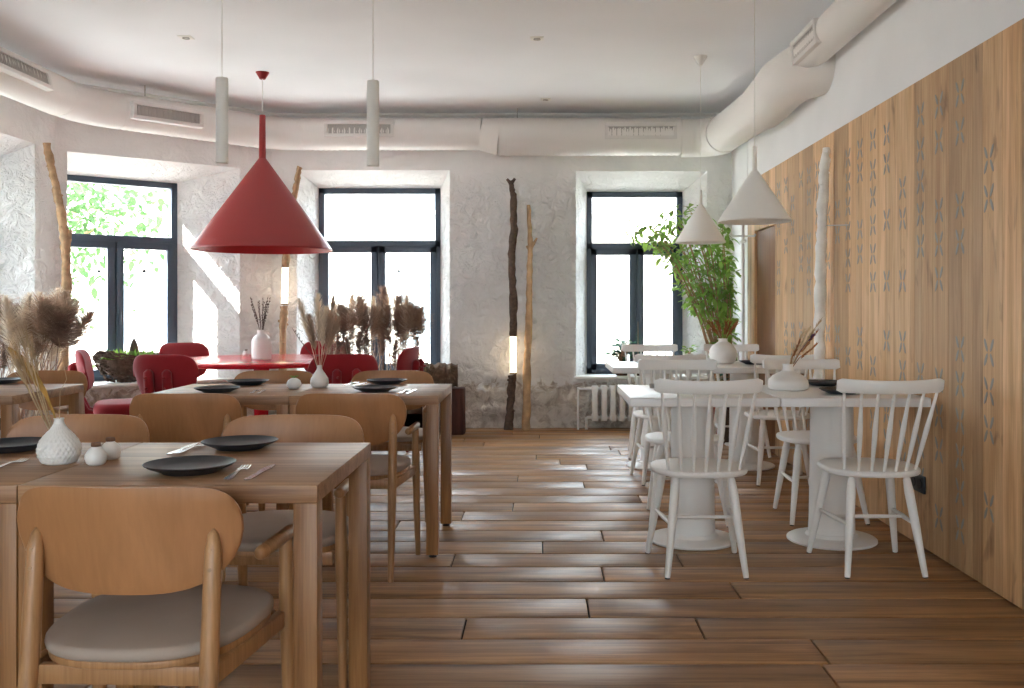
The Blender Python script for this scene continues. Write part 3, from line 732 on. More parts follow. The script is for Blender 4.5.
# ------------------------------------------------------------------ white spindle chairs
def spindle_chair():
    t = thing('spindle_chair', 'x', 'chair')
    def ol(n=48):
        pts = []
        for i in range(n):
            th = 2*PI*i/n; c_, s_ = math.cos(th), math.sin(th); e = .78
            x = math.copysign(abs(c_)**e, c_); y_ = math.copysign(abs(s_)**e, s_)
            pts.append((x*(.212+.006*y_), y_*.205))
        return pts
    mb = MB(); mb.slab(ol(), .425, .452, r=.011); mb.build('seat', M['white'], t, ang=60)
    # crest rail: curved plan, slightly higher ends
    nu = 24; W = .226; T = .020; vs_ = []; fs = []
    sec = [(-.5, -.4), (-.5, .4), (-.3, .5), (.3, .5), (.5, .4), (.5, -.4), (.3, -.5), (-.3, -.5)]
    for i in range(nu+1):
        u = -1+2*i/nu; x = W*u; yc = -.250-.055*(1-u*u); zc = .823+.006*u*u; hh = .056+.006*abs(u)**3
        k = 1 if 0 < i < nu else .7
        tx = Vector((1, 2*.055*u/W, 0)).normalized(); nn = Vector((-tx.y, tx.x, 0))
        for (a, b) in sec: vs_.append(Vector((x, yc, zc))+nn*a*T*k+Vector((0, -.18*b*hh, b*hh*k)))
    m_ = len(sec)
    for i in range(nu):
        for k in range(m_): fs.append((i*m_+k, i*m_+(k+1) % m_, (i+1)*m_+(k+1) % m_, (i+1)*m_+k))
    fs.append(tuple(range(m_-1, -1, -1))); fs.append(tuple(nu*m_+k for k in range(m_)))
    mb = MB(); mb.add(vs_, fs); mb.build('crest_rail', M['white'], t, ang=40)
    for i in range(7):
        u = -1+i/3; xt = .198*u; xb = .155*u; yb = -.185+.05*u*u; yt = -.246-.055*(1-(xt/W)**2)
        A = Vector((xb, yb, .445)); B = Vector((xt, yt, .80))
        mb = MB(); fr_ = [0, .12, .35, .55, .75, 1]; rd = [.0062, .0075, .0105, .0115, .0085, .006]
        mb.tube([A+(B-A)*f for f in fr_], rd, 10); mb.build('spindle', M['white'], t, ang=60)
    ft = {}
    for (sx, sy, nm) in ((-1, -1, 'rear_leg'), (1, -1, 'rear_leg'), (-1, 1, 'front_leg'), (1, 1, 'front_leg')):
        A = Vector((sx*(.168 if sy < 0 else .205), sy*.212, .004)); B = Vector((sx*(.118 if sy < 0 else .140), sy*.125, .432))
        mb = MB(); mb.tube([A+(B-A)*f for f in (0, .02, .5, .82, .94, .97, 1)], [.0115, .0125, .0185, .0205, .0165, .0115, .012], 14)
        lg = mb.build(nm, M['white'], t, ang=60)
        mb = MB(); mb.lathe([(.0105, 0), (.0115, .001), (.0115, .006), (.009, .008)], 12, (A.x, A.y, 0)); mb.build('foot_glide', M['black'], lg)
        ft[(sx, sy)] = (A, B)
    mids = []
    for sx in (-1, 1):
        a = ft[(sx, -1)]; b = ft[(sx, 1)]; f = .50; P_ = a[0]+(a[1]-a[0])*f; Q_ = b[0]+(b[1]-b[0])*f
        mb = MB(); mb.tube([P_, P_*.75+Q_*.25, (P_+Q_)/2, P_*.25+Q_*.75, Q_], [.007, .009, .0115, .009, .007], 10); mb.build('stretcher', M['white'], t); mids.append((P_+Q_)/2)
    mb = MB(); mb.tube([mids[0], mids[0]*.5+mids[1]*.5, mids[1]], [.007, .0095, .007], 10); mb.build('stretcher', M['white'], t)
    return t
SC = [(.712, 4.265, 0, 'white spindle chair nearest the aisle, its back to us, at the nearer white table'),
      (1.478, 4.275, R(1), 'white spindle chair nearest the oak wall, back to us, at the nearer table'),
      (.79, 5.22, PI, 'white spindle chair facing us behind the nearer aisle-side white table'),
      (1.53, 5.26, PI+R(3), 'white spindle chair facing us behind the nearer wall-side white table'),
      (.84, 6.38, 0, 'white spindle chair, back to us, in front of the farther aisle-side table'),
      (1.59, 6.36, R(-2), 'white spindle chair, back to us, in front of the farther wall-side table'),
      (.89, 7.46, PI, 'white spindle chair facing us by the window, beyond the farther table'),
      (1.56, 7.50, PI, 'white spindle chair facing us beside the coat stand, beyond the farther table')]
sc0 = spindle_chair()
for i, (x, y_, a, lab) in enumerate(SC):
    if i == 0: sc0.location = (x, y_, 0); sc0.rotation_euler.z = a; sc0['label'] = lab; sc0['group'] = 'white spindle back chairs'
    else: dup(sc0, (x, y_, 0), a, lab)

# ------------------------------------------------------------------ red table and chairs
t = thing('round_table', 'big round glossy red table under the red lamp', 'table', (-2.2, 7.5, 0))
mb = MB(); mb.lathe([(0, .715), (.73, .715), (.745, .725), (.75, .735), (.745, .747), (.735, .75), (0, .75)], 72); mb.build('tabletop', M['red_table'], t)
mb = MB(); mb.lathe([(.06, .03), (.055, .3), (.06, .68), (.2, .70), (.2, .715)], 28); mb.build('column', M['red_table'], t)
mb = MB(); mb.lathe([(.33, 0), (.335, .01), (.33, .02), (.08, .035), (0, .035)], 40); mb.build('base_disc', M['red_table'], t)
def red_chair():
    t = thing('upholstered_chair', 'x', 'chair')
    def rr(w, d, e=.55, n=40, yc=0, tap=0):
        o = []
        for i in range(n):
            th = 2*PI*i/n; c_, s_ = math.cos(th), math.sin(th)
            x = math.copysign(abs(c_)**e, c_); y_ = math.copysign(abs(s_)**e, s_)
            o.append((x*w*(1+tap*y_), yc+y_*d))
        return o
    mb = MB(); mb.slab(rr(.235, .225, tap=.05), .375, .465, r=.035, crown=.012, seg=4); mb.build('seat', M['red_fabric'], t, ang=60)
    nu, nv = 22, 10; W = .225; T = .05; vs_ = []; fs = []
    def mid(u, v):
        zc = .70; hh = .150*max(0, 1-abs(u)**6)**.42
        z = zc-hh+2*hh*v; return Vector((W*u*(.92+.14*v), -.225-.05*(1-u*u)-(z-.5)*.16, z))
    for side in (0, 1):
        for j in range(nv+1):
            for i in range(nu+1):
                u = math.sin((i/nu-.5)*PI); v = .5+.5*math.sin((j/nv-.5)*PI)
                p = mid(u, v); k = max(0.05, (1-abs(u)**6))**.5*max(.05, (1-abs(2*v-1)**6))**.5
                vs_.append(p+Vector((0, (T/2*k if side else -T/2*k), 0)))
    off = (nu+1)*(nv+1)
    for j in range(nv):
        for i in range(nu):
            a = j*(nu+1)+i; fs.append((a, a+1, a+nu+2, a+nu+1)); fs.append((off+a+nu+1, off+a+nu+2, off+a+1, off+a))
    rim = [i for i in range(nu+1)]+[j*(nu+1)+nu for j in range(1, nv+1)]+[nv*(nu+1)+i for i in range(nu-1, -1, -1)]+[j*(nu+1) for j in range(nv-1, 0, -1)]
    for a, b in zip(rim, rim[1:]+rim[:1]): fs.append((b, a, a+off, b+off))
    mb = MB(); mb.add(vs_, fs); mb.build('backrest', M['red_fabric'], t, ang=70)
    for s in (-1, 1):
        mb = MB(); mb.tube([(s*.065, -.15, .36), (s*.065, -.27, .40), (s*.065, -.325, .50), (s*.065, -.350, .62), (s*.065, -.360, .735), (s*.065, -.358, .755)], [.028, .03, .032, .032, .030, .01], 14, flat=1.0)
        sp = mb.build('back_support', M['red_fabric'], t, ang=60)
        for zz in (.56, .63, .70):
            mb = MB(); mb.tube([(s*.065, -.372-(zz-.56)*.10, zz), (s*.065, -.392-(zz-.56)*.10, zz)], [.010, .006], 10); mb.build('button', M['red_in'], sp)
    for sx in (-1, 1):
        for sy in (-1, 1):
            mb = MB(); mb.tube([(sx*.215, sy*.21, 0), (sx*.17, sy*.16, .385)], [.011, .016], 12); mb.build('leg', M['red'], t)
    return t
RC = [(-3.05, 7.02, R(-70), 'red upholstered chair at the left of the round table, seen from the side'),
      (-2.42, 6.52, R(-10), 'red upholstered chair in front of the round table, back to us, left one'),
      (-2.87, 8.05, R(230), 'red upholstered chair between round table and left window, facing us'),
      (-1.98, 8.38, PI+R(-6), 'red upholstered chair behind the round table beside the branch lamp, facing us'),
      (-1.42, 6.56, R(25), 'red upholstered chair in front of the round table, back to us, right one'),
      (-1.30, 7.42, R(82), 'red upholstered chair at the right end of the round table, seen from the side')]
rc0 = red_chair()
for i, (x, y_, a, lab) in enumerate(RC):
    if i == 0: rc0.location = (x, y_, 0); rc0.rotation_euler.z = a; rc0['label'] = lab; rc0['group'] = 'red upholstered chairs'
    else: dup(rc0, (x, y_, 0), a, lab)

# ------------------------------------------------------------------ tableware
ZT, ZWT = .75, .742
def plate_mesh(r=.108):
    mb = MB(); mb.lathe([(0, .004), (.5*r, .004), (.55*r, 0), (.60*r, 0), (.64*r, .004), (.90*r, .015), (r*.99, .021), (r, .0225), (r*.985, .0235), (.90*r, .0185), (.74*r, .0125), (.66*r, .0095), (0, .009)], 56)
    return mb
pm0 = plate_mesh().build('dinner_plate', M['plate'])
first = [True]
def plate(p, lab, s=1.0):
    if first[0]: o = pm0; first[0] = False
    else: o = pm0.copy(); C.objects.link(o)
    o.location = p+Vector((0, 0, .0003)); o.scale = (s, s, s); tag(o, lab, 'plate', 'dark stoneware plates')
plate(on(190, 467, ZT+.012), 'dark round plate on the nearest oak table, the one closer to us', 1.02); pm0.location.z = ZT+.0003
def pl(x, y_, z, lab, s=1.0):
    q = on(x, y_, z+.012); q.z = z; plate(q, lab, s)
pl(240, 444, ZT, 'dark round plate on the far half of the nearest oak table')
pl(10, 446, ZT, 'dark round plate at the left edge, behind the textured vase')
pl(375, 389, ZT, 'dark round plate on the near side of the middle row table, beside the drop vase')
pl(387, 381.6, ZT, 'dark round plate on the far side of the middle row table, aisle end')
pl(217, 389.5, ZT, 'dark round plate on the left middle row table, near side')
pl(248, 382.3, ZT, 'dark round plate on the left middle row table, far side')
pl(3, 381, ZT, 'dark round plate on the far left oak table')
pl(842, 391, ZWT, 'dark round plate on the nearer white table, in front, by the oak wall')
pl(823, 383, ZWT, 'dark round plate on the nearer white table, behind, by the squat vase')
pl(754, 362.4, ZWT, 'dark round plate on the farther white table beside the round vase')
# cutlery
def fork():
    mb = MB(); L = .19
    vs_ = []; hs = [(0, .008, .002), (.02, .010, .002), (.07, .006, .003), (.115, .0035, .005), (.128, .009, .004), (.138, .0125, .002)]
    for (y_, w, z) in hs: vs_ += [(-w, y_, z), (w, y_, z), (w, y_, z+.0025), (-w, y_, z+.0025)]
    fs = [(0, 1, 2, 3)]
    for i in range(len(hs)-1):
        for k in range(4): fs.append((i*4+k, i*4+(k+1) % 4, i*4+4+(k+1) % 4, i*4+4+k))
    fs.append(tuple(len(vs_)-4+k for k in (3, 2, 1, 0))); mb.add([Vector(v) for v in vs_], fs)
    for k in range(4):
        x = -.0105+.007*k; mb.tube([(x, .136, .0035), (x, .165, .002), (x, L, .006)], [.0019, .0018, .001], 6)
    return mb
def knife():
    mb = MB(); vs_ = []; hs = [(0, .0075, .0), (.02, .009, .0), (.09, .0065, .0), (.10, .008, .001), (.16, .010, .001), (.20, .006, .001), (.212, .001, .001)]
    for (y_, w, z) in hs: vs_ += [(-w, y_, z), (w*.9, y_, z), (w*.9, y_, z+.003), (-w, y_, z+.003)]
    fs = [(0, 1, 2, 3)]
    for i in range(len(hs)-1):
        for k in range(4): fs.append((i*4+k, i*4+(k+1) % 4, i*4+4+(k+1) % 4, i*4+4+k))
    fs.append(tuple(len(vs_)-4+k for k in (3, 2, 1, 0))); mb.add([Vector(v) for v in vs_], fs)
    return mb
f0 = fork().build('fork', M['steel']); k0_ = knife().build('knife', M['steel']); used = {}
def lay(o, p0, p1, z, lab, cat, grp):
    a = on(*p0, z); b = on(*p1, z)
    if o.name in used: o = o.copy(); C.objects.link(o)
    else: used[o.name] = 1
    o.location = (a.x, a.y, z+.0006); o.rotation_euler = (0, 0, math.atan2(b.y-a.y, b.x-a.x)-PI/2); tag(o, lab, cat, grp)
lay(f0, (227, 481), (253, 463), ZT, 'steel fork right of the closer dark plate on the nearest table', 'fork', 'forks')
lay(k0_, (247, 480.5), (276, 465), ZT, 'steel knife beside the fork, near the corner of the nearest table', 'knife', 'knives')
lay(k0_, (169, 455), (201, 443), ZT, 'steel knife left of the farther dark plate on the nearest table', 'knife', 'knives')
lay(f0, (176, 455), (205, 445), ZT, 'steel fork left of the farther dark plate on the nearest table', 'fork', 'forks')
lay(f0, (-14, 473), (18, 463), ZT, 'steel fork cut off by the left edge on the nearest table', 'fork', 'forks')
lay(f0, (400, 394), (413, 388), ZT, 'steel fork right of the plates on the aisle end of the middle row', 'fork', 'forks')
lay(k0_, (407, 394), (422, 387.5), ZT, 'steel knife near the aisle corner of the middle row table', 'knife', 'knives')
lay(f0, (251, 394), (262, 388), ZT, 'steel fork on the left middle row table, right of its plates', 'fork', 'forks')
lay(k0_, (258, 394), (270, 388), ZT, 'steel knife on the left middle row table, right of its plates', 'knife', 'knives')
lay(f0, (344, 386), (360, 382.5), ZT, 'steel fork between the white vase and the plates on the middle row', 'fork', 'forks')
lay(k0_, (352, 386.5), (370, 382.5), ZT, 'steel knife between the white vase and the plates on the middle row', 'knife', 'knives')

# ------------------------------------------------------------------ vases and what stands in them
def vase(name, lab, p, prof, n=40, rfun=None, mat='ceramic', cat='vase'):
    mb = MB(); mb.lathe(prof, n, rfun=rfun); o = mb.build(name, M[mat], ang=50); o.location = p; return tag(o, lab, cat)
def scale_prof(prof, r, h): 
    R_ = max(a for a, b in prof); H_ = max(b for a, b in prof); return [(a/R_*r, b/H_*h) for a, b in prof]
def curve_strand(mb, p, d, L, w, droop, seg=3, rn=random):
    """a thin flat fibre"""
    d = Vector(d).normalized(); side = d.cross(Vector((rn.uniform(-1, 1), rn.uniform(-1, 1), rn.uniform(-1, 1)))).normalized()*w
    q = Vector(p); vs_ = []; 
    for i in range(seg+1):
        f = i/seg; k = 1-f*.85; vs_ += [q-side*k, q+side*k]; q = q+d*(L/seg); d = (d+Vector((0, 0, -droop))).normalized()
    mb.add(vs_, [(2*i, 2*i+1, 2*i+3, 2*i+2) for i in range(seg)])
def plume_obj(rn, Hh, PL, bw, lean, mat, n=260, droop=.25, stemr=.0032, name='pampas_stem', parent=None, w=.0016):
    mb = MB(); la = rn.uniform(0, 2*PI); lx, ly = math.cos(la)*lean, math.sin(la)*lean
    def sp(f): return Vector((lx*f*f*Hh, ly*f*f*Hh, Hh*f))
    mb.tube([sp(i/8) for i in range(9)], [stemr*(1-.5*i/8) for i in range(9)], 5)
    for k in range(n):
        f = 1-PL/Hh*(1-(k/n)); p = sp(f); v = (k/n)
        env = math.sin(PI*min(1, .02+.98*v)**.85)**.7*.9+.12
        oa = rn.uniform(0, 2*PI); p = p+Vector((math.cos(oa), math.sin(oa), 0))*bw*env*.5*rn.random()
        a = rn.uniform(0, 2*PI); up = .35+v*1.5
        d = Vector((math.cos(a), math.sin(a), up))
        curve_strand(mb, p, d, bw*env*rn.uniform(.8, 1.8)+.015, w, droop*(1-v*.6), 3, rn)
    for k in range(5):
        f = rn.uniform(.15, .6); a = rn.uniform(0, 2*PI); curve_strand(mb, sp(f), (math.cos(a)*.3, math.sin(a)*.3, 1), rn.uniform(.15, .3), .004, .12, 4, rn)
    return mb.build(name, M[mat], parent, recalc=False)
# textured vase
pv = on(59, 463.5, ZT)
sc_ = .0415/19.5*1
prof = [(0, 0), (.032, 0), (.040, .004), (.0495, .022), (.0515, .040), (.046, .060), (.034, .077), (.020, .092), (.0125, .105), (.0115, .114), (.0125, .119), (.0095, .118), (.008, .10), (0, .09)]
def fine(prof, k=5):
    out = []
    for i in range(len(prof)-1):
        for j in range(k): out.append(tuple(prof[i][m]*(1-j/k)+prof[i+1][m]*j/k for m in (0, 1)))
    return out+[prof[-1]]
def dia(r, z, th):
    if r < .012 or z < .004: return r
    a = abs(math.sin(th*13/2*2/1+z*150)*math.sin(th*13-z*150)); return r*(1+.06*a)
pv.z = ZT; vase('bud_vase', 'small white diamond-textured bud vase on the nearest oak table', pv, fine(prof, 11), 156, dia)
t = thing('dried_grass_bouquet', 'dried wheat and straw stems in the diamond-textured vase', 'dried flowers', pv+Vector((0, 0, .09)))
rn = random.Random(5); stems = MB()
tips = [(8, 345), (14, 335), (20, 328), (25, 322), (12, 348), (30, 330)]
for i, (a, b) in enumerate(tips):
    e_ = px(a, b, pv.y+rn.uniform(-.05, .05))-(pv+Vector((0, 0, .09))); s_ = Vector((rn.uniform(-.004, .004), rn.uniform(-.004, .004), -.05))
    mb = MB(); cpt = [s_+(e_-s_)*f+Vector((-.012*math.sin(PI*f), 0, .01*math.sin(PI*f))) for f in (0, .2, .4, .6, .7)]
    mb.tube(cpt, [.002, .0018, .0016, .0014, .001], 6)
    for k in range(60):
        f = .55+.3*k/60; p = s_+(e_-s_)*f+Vector((-.012*math.sin(PI*f), 0, .01*math.sin(PI*f))); d = (e_-s_).normalized()+Vector((rn.uniform(-.25, .25), rn.uniform(-.25, .25), rn.uniform(-.1, .2)))
        curve_strand(mb, p, d, rn.uniform(.03, .075), .0009, .02, 3, rn)
    mb.build('straw_stem', M['straw'], t, recalc=False)
mb = MB()    # curled yellow leaf
q0 = Vector((0, 0, -.02)); e_ = px(8, 347, pv.y)-(pv+Vector((0, 0, .09)))
pth = [q0*(1-f)+e_*f+Vector((.03*math.sin(PI*f), 0, 0)) for f in (0, .25, .5, .7, .85, 1)]; wd_ = [.002, .003, .006, .011, .012, .002]
vs_ = []
for p, w in zip(pth, wd_): vs_ += [p+Vector((-w*.6, 0, -w)), p+Vector((0, .004, 0)), p+Vector((w*.6, 0, w))]
mb.add(vs_, [(3*i+k, 3*i+k+1, 3*i+k+4, 3*i+k+3) for i in range(5) for k in (0, 1)])
lm = plain('dry_yellow_leaf', '#a9823f', .7, var=.2, vs_=40); mb.build('dry_leaf', lm, t, recalc=False)
mb = MB(); g1 = px(52, 335, pv.y)-(pv+Vector((0, 0, .09))); mb.tube([Vector((0, 0, -.03)), g1*.4+Vector((.01, 0, 0)), Vector((.02, 0, .13))+g1*.0, Vector((-.002, 0, .24))], [.0014, .001, .0008, .0005], 5); mb.build('straw_stem', M['straw'], t)
# shakers
def shaker(x, y_, z, s, lab, top='cork'):
    p = on(x, y_, z); p.z = z; t = thing('salt_shaker', lab, 'shaker', p, 0, 'small round shakers')
    mb = MB(); mb.lathe([(a*s, b*s) for a, b in [(0, 0), (.017, 0), (.024, .006), (.028, .018), (.027, .029), (.019, .041), (.012, .047), (.0105, .05), (0, .05)]], 28); mb.build('body', M['ceramic'], t, ang=50)
    mb = MB(); mb.lathe([(a*s, b*s) for a, b in [(0, .049), (.0115, .049), (.0125, .051), (.0125, .057), (.011, .0595), (0, .06)]], 18); mb.build('stopper', M[top], t)
shaker(96, 465, ZT, .98, 'white round shaker with brown stopper, the closer of the pair by the textured vase')
shaker(110.5, 459, ZT, .98, 'white round shaker with brown stopper, the farther of the pair by the textured vase')
shaker(246, 356.5, ZT, 1.0, 'tiny white shaker left of the bottle vase on the red table', 'twig')
shaker(256, 357.0, ZT, 1.0, 'tiny white shaker in front of the bottle vase on the red table', 'twig')
# round jar and drop vase on the middle row
pj = on(294, 388.7, ZT); pj.z = ZT
t = thing('lidded_jar', 'small round white jar with a sprig on top beside the drop-shaped vase', 'jar', pj)
mb = MB(); mb.lathe([(0, 0), (.022, 0), (.034, .012), (.036, .028), (.030, .043), (.014, .053), (0, .055)], 28); mb.build('body', M['ceramic'], t, ang=50)
mb = MB()
for k in range(7): a = k*.9; mb.tube([(0, 0, .052), (.012*math.cos(a), .012*math.sin(a), .062), (.022*math.cos(a), .022*math.sin(a), .066)], [.002, .002, .001], 5)
mb.build('sprig', M['moss'], t)
pd = on(319.5, 387.3, ZT); pd.z = ZT
vase('bud_vase', 'smooth white drop-shaped vase on the middle row table', pd, fine([(0, 0), (.030, 0), (.042, .008), (.0465, .026), (.043, .046), (.030, .068), (.016, .088), (.0115, .102), (.012, .113), (.009, .112), (.007, .09), (0, .085)], 3))
t = thing('dried_grass_bouquet', 'dried cream pampas plumes in the drop-shaped vase', 'dried flowers', pd+Vector((0, 0, .088)))
for i, (a, b, mt) in enumerate(((299, 300, 'pampas_l'), (318, 295, 'pampas_l'), (334, 297, 'pampas'), (309, 316, 'pampas'), (326, 308, 'pampas_l'), (338, 318, 'pampas'))):
    e_ = px(a, b, pd.y+rn.uniform(-.04, .04))-t.location; mb = MB(); n = 420
    s_ = Vector((0, 0, -.03)); mb.tube([s_+(e_-s_)*f for f in (0, .35, .7, 1)], [.0018, .0016, .0012, .0006], 5)
    for k in range(n):
        v = k/n; f = .42+.58*v; p = s_+(e_-s_)*f; an = rn.uniform(0, 2*PI)
        d = (e_-s_).normalized()*1.8+Vector((math.cos(an), math.sin(an)*.8, .1)); curve_strand(mb, p, d, .05*math.sin(PI*min(1, .15+v*.85))**.6*rn.uniform(.5, 1.1)+.012, .0017, .10, 3, rn)
    mb.build('plume', M[mt], t, recalc=False)
mb = MB(); e_ = px(292, 328, pd.y)-t.location; mb.tube([Vector((0, 0, -.03)), e_*.3+Vector((.01, 0, .0)), e_*.7, e_], [.002, .0018, .0016, .001], 5)
for k in range(6): q = e_*(.5+.08*k); mb.tube([q, q+Vector((rn.uniform(-.01, .01), 0, .012))], [.003, .001], 5)
mb.build('twig', M['twig'], t)
# bottle vase on the red table
pb = on(261.5, 356, ZT); pb = Vector((px(261.5, 300, 7.45).x, 7.45, ZT))
t = thing('bottle_vase', 'white bottle-shaped vase with small handle on the red table', 'vase', pb)
mb = MB(); s = 7.45/950
mb.lathe(fine([(0, 0), (.068, 0), (.075, .006), (.076, .03), (.076, .135), (.070, .160), (.050, .185), (.034, .198), (.030, .215), (.034, .232), (.028, .232), (.024, .2), (0, .19)], 2), 40); mb.build('body', M['ceramic'], t, ang=50)
mb = MB(); mb.tube([(.03, 0, .215), (.055, 0, .22), (.072, 0, .205), (.076, 0, .175), (.068, 0, .155)], .006, 8); mb.build('handle', M['ceramic'], t)
t = thing('twig_bouquet', 'bundle of dark budded twigs in the bottle vase', 'dried flowers', pb+Vector((0, 0, .19)))
for k in range(12):
    a = rn.uniform(-1, 1); e_ = Vector((a*.085, rn.uniform(-.06, .06), .27+rn.uniform(-.04, .04)))
    mb = MB(); s_ = Vector((a*.01, 0, 0)); md = s_*.5+e_*.5+Vector((-a*.012, 0, 0)); mb.tube([s_, md, e_], [.002, .0018, .001], 5)
    for j in range(9):
        f = .35+.65*j/9; q = s_+(e_-s_)*f; o_ = Vector((rn.uniform(-.010, .010), rn.uniform(-.008, .008), .014)); mb.tube([q, q+o_*.6, q+o_], [.0012, .0042, .001], 5)
    mb.build('twig', M['twig'], t)
# squat vase on the white table
pq = on(788, 388.5, ZWT); pq = Vector((px(788, 388, 4.82).x, 4.82, ZWT))
vase('squat_vase', 'wide squat white vase with short neck on the nearer white table', pq, fine([(0, 0), (.085, 0), (.098, .006), (.102, .025), (.098, .048), (.075, .072), (.042, .088), (.028, .096), (.025, .108), (.025, .122), (.028, .130), (.023, .130), (.018, .10), (0, .09)], 3), 48)
t = thing('dried_flower_bouquet', 'dried stems with a dark purple flower in the squat vase', 'dried flowers', pq+Vector((0, 0, .10)))
for (a, b, mt) in ((804, 330, 'straw'), (812, 336, 'purple'), (822, 318, 'straw'), (816, 345, 'rust'), (800, 340, 'rust'), (810, 327, 'straw'), (795, 347, 'straw'), (818, 331, 'rust')):
    e_ = px(a, b, pq.y+rn.uniform(-.03, .05))-t.location; mb = MB(); mb.tube([Vector((0, 0, -.02)), e_*.4+Vector((0, 0, .01)), e_], [.0022, .002, .001], 6)
    n = 50 if mt != 'purple' else 120
    for k in range(n):
        f = rn.uniform(.45, 1) if mt != 'purple' else rn.uniform(.85, 1); d = e_.normalized()+Vector((rn.uniform(-.7, .7), rn.uniform(-.7, .7), rn.uniform(-.3, .5)))*(1.6 if mt == 'purple' else .7); curve_strand(mb, e_*f, d, rn.uniform(.010, .026), .0034, .05, 2, rn)
    mb.build('dried_stem', M[mt if mt != 'purple' else 'purple'], t, recalc=False)
# round vase on the farther white table
pr = Vector((px(723, 360, 7.02).x, 7.02, ZWT))
vase('round_vase', 'big round white vase with narrow neck on the farther white table', pr, fine([(0, 0), (.065, 0), (.088, .015), (.103, .055), (.100, .095), (.080, .13), (.050, .152), (.034, .163), (.032, .180), (.036, .186), (.028, .186), (.024, .16), (0, .15)], 3), 48)
t = thing('dried_flower_bouquet', 'rust-brown dried grass tuft in the round vase', 'dried flowers', pr+Vector((0, 0, .16)))
for k in range(9):
    mb = MB(); a = k*2.4; b = Vector((math.cos(a)*.10, math.sin(a)*.07, .13)); mb.tube([Vector((0, 0, -.01)), b*.5, b], [.002, .0015, .001], 5)
    for j in range(60): d = b.normalized()+Vector((rn.uniform(-.4, .4), rn.uniform(-.4, .4), rn.uniform(-.1, .4))); curve_strand(mb, b*rn.uniform(.4, 1), d, rn.uniform(.02, .06), .0038, .12, 3, rn)
    mb.build('dried_stem', M['rust'], t, recalc=False)
# small cups
cp = Vector((px(754, 379, 5.02).x, 5.02, ZWT))
vase('small_bowl', 'small white bowl on the nearer white table beside the crest of a chair', cp, [(0, 0), (.018, 0), (.034, .02), (.037, .032), (.034, .032), (.028, .014), (0, .006)], 28, cat='bowl')
cp = on(652, 388, ZWT); cp.z = ZWT
o = vase('candle_cup', 'tiny grey cup on the aisle corner of the nearer white table', cp, [(0, 0), (.012, 0), (.014, .022), (.012, .022), (.010, .004), (0, .004)], 18, mat='grille', cat='cup')

# ------------------------------------------------------------------ branches
def branch(pts, rads, rn, n=12, sub=7, jit=.5):
    mb = MB(); P_ = [Vector(p) for p in pts]; out = []; rr = []
    for i in range(len(P_)-1):
        for j in range(sub):
            f = j/sub; r = rads[i]*(1-f)+rads[i+1]*f
            out.append(P_[i]*(1-f)+P_[i+1]*f+Vector((rn.uniform(-1, 1), rn.uniform(-1, 1), 0))*r*jit*.28); rr.append(r*rn.uniform(.86, 1.14))
    out.append(P_[-1]); rr.append(rads[-1]); mb.tube(out, rr, n)
    for k in range(len(out)//5):
        q = rn.choice(out[2:-2]); a = rn.uniform(0, 2*PI); r = rads[0]; mb.tube([q, q+Vector((math.cos(a), math.sin(a), .5))*r*1.3], [r*.45, r*.3], 7)
    return mb
rb = random.Random(21)
def pp(x, y_, Y): return px(x, y_, Y)
def fl(x, Y): return Vector(((x-CX)/F*Y, Y, .0))
def branch_lamp(name, label, top, tube, bottom, rt, mat, Y, forks=()):
    base = Vector(bottom[-1]); t = thing(name, label, 'floor lamp', base)
    def loc(ps): return [Vector(p)-base for p in ps]
    mb = branch(loc(top), rt[0], rb)
    for f in forks: mb.tube(loc(f[0]), f[1], 8)
    mb.build('upper_branch', mat, t, ang=60)
    branch(loc(bottom), rt[1], rb).build('lower_branch', mat, t, ang=60)
    a, b = loc(tube); mb = MB(); mb.tube([a, b], .030, 24); mb.build('light_tube', M['glow'], t)
    mb = MB(); d = (b-a).normalized()*.012
    mb.tube([a-d, a+d*.3], .033, 20); mb.tube([b-d*.3, b+d], .033, 20); mb.build('tube_cap', M['bark_dark'], t)
    return t
Yb = 8.97
branch_lamp('branch_lamp', 'dark gnarled branch lamp with glowing tube against the back wall between the windows',
    [pp(510.5, 181, Yb), pp(513.5, 197, Yb), pp(514, 229, Yb), pp(511.5, 258, Yb), pp(513, 298, Yb), pp(513, 335, Yb)],
    (pp(513.2, 336, Yb), pp(513.2, 373, Yb)), [pp(512.3, 375, Yb), pp(511, 400, Yb), fl(508.5, Yb)],
    ([.020, .030, .034, .034, .036, .038], [.038, .036, .046]), M['bark_dark'], Yb, [([pp(511, 184, Yb), pp(507, 179, Yb)], [.018, .012]), ([pp(511, 184, Yb), pp(515, 178.5, Yb)], [.018, .013])])
mb = branch([pp(528.7, 205, Yb), pp(530.2, 245, Yb), pp(529.5, 282, Yb), pp(528.7, 323, Yb), pp(527, 368, Yb), fl(526, Yb)], [.018, .025, .028, .031, .036, .042], rb)
mb.tube([pp(530, 249, Yb), pp(534, 243, Yb), pp(537, 238, Yb)], [.02, .014, .008], 8); mb.tube([pp(530, 250, Yb), pp(526.5, 246, Yb)], [.018, .01], 8)
tag(mb.build('branch_pole', M['bark_tan'], ang=60), 'tall pale tan bare branch leaning right beside the dark branch lamp', 'branch')
Yl = 8.93
branch_lamp('branch_lamp', 'pale branch lamp with glowing tube in the corner behind the red lamp',
    [pp(299.5, 167, Yl), pp(296.5, 185, Yl), pp(291, 210, Yl), pp(287, 235, Yl), pp(285.5, 266, Yl)], (pp(285.3, 267, Yl), pp(284.6, 304, Yl)),
    [pp(284, 306, Yl), pp(283.2, 330, Yl), fl(281, Yl)], ([.026, .028, .030, .034, .036], [.036, .036, .04]), M['bark_brown'], Yl)
Yk = 7.60
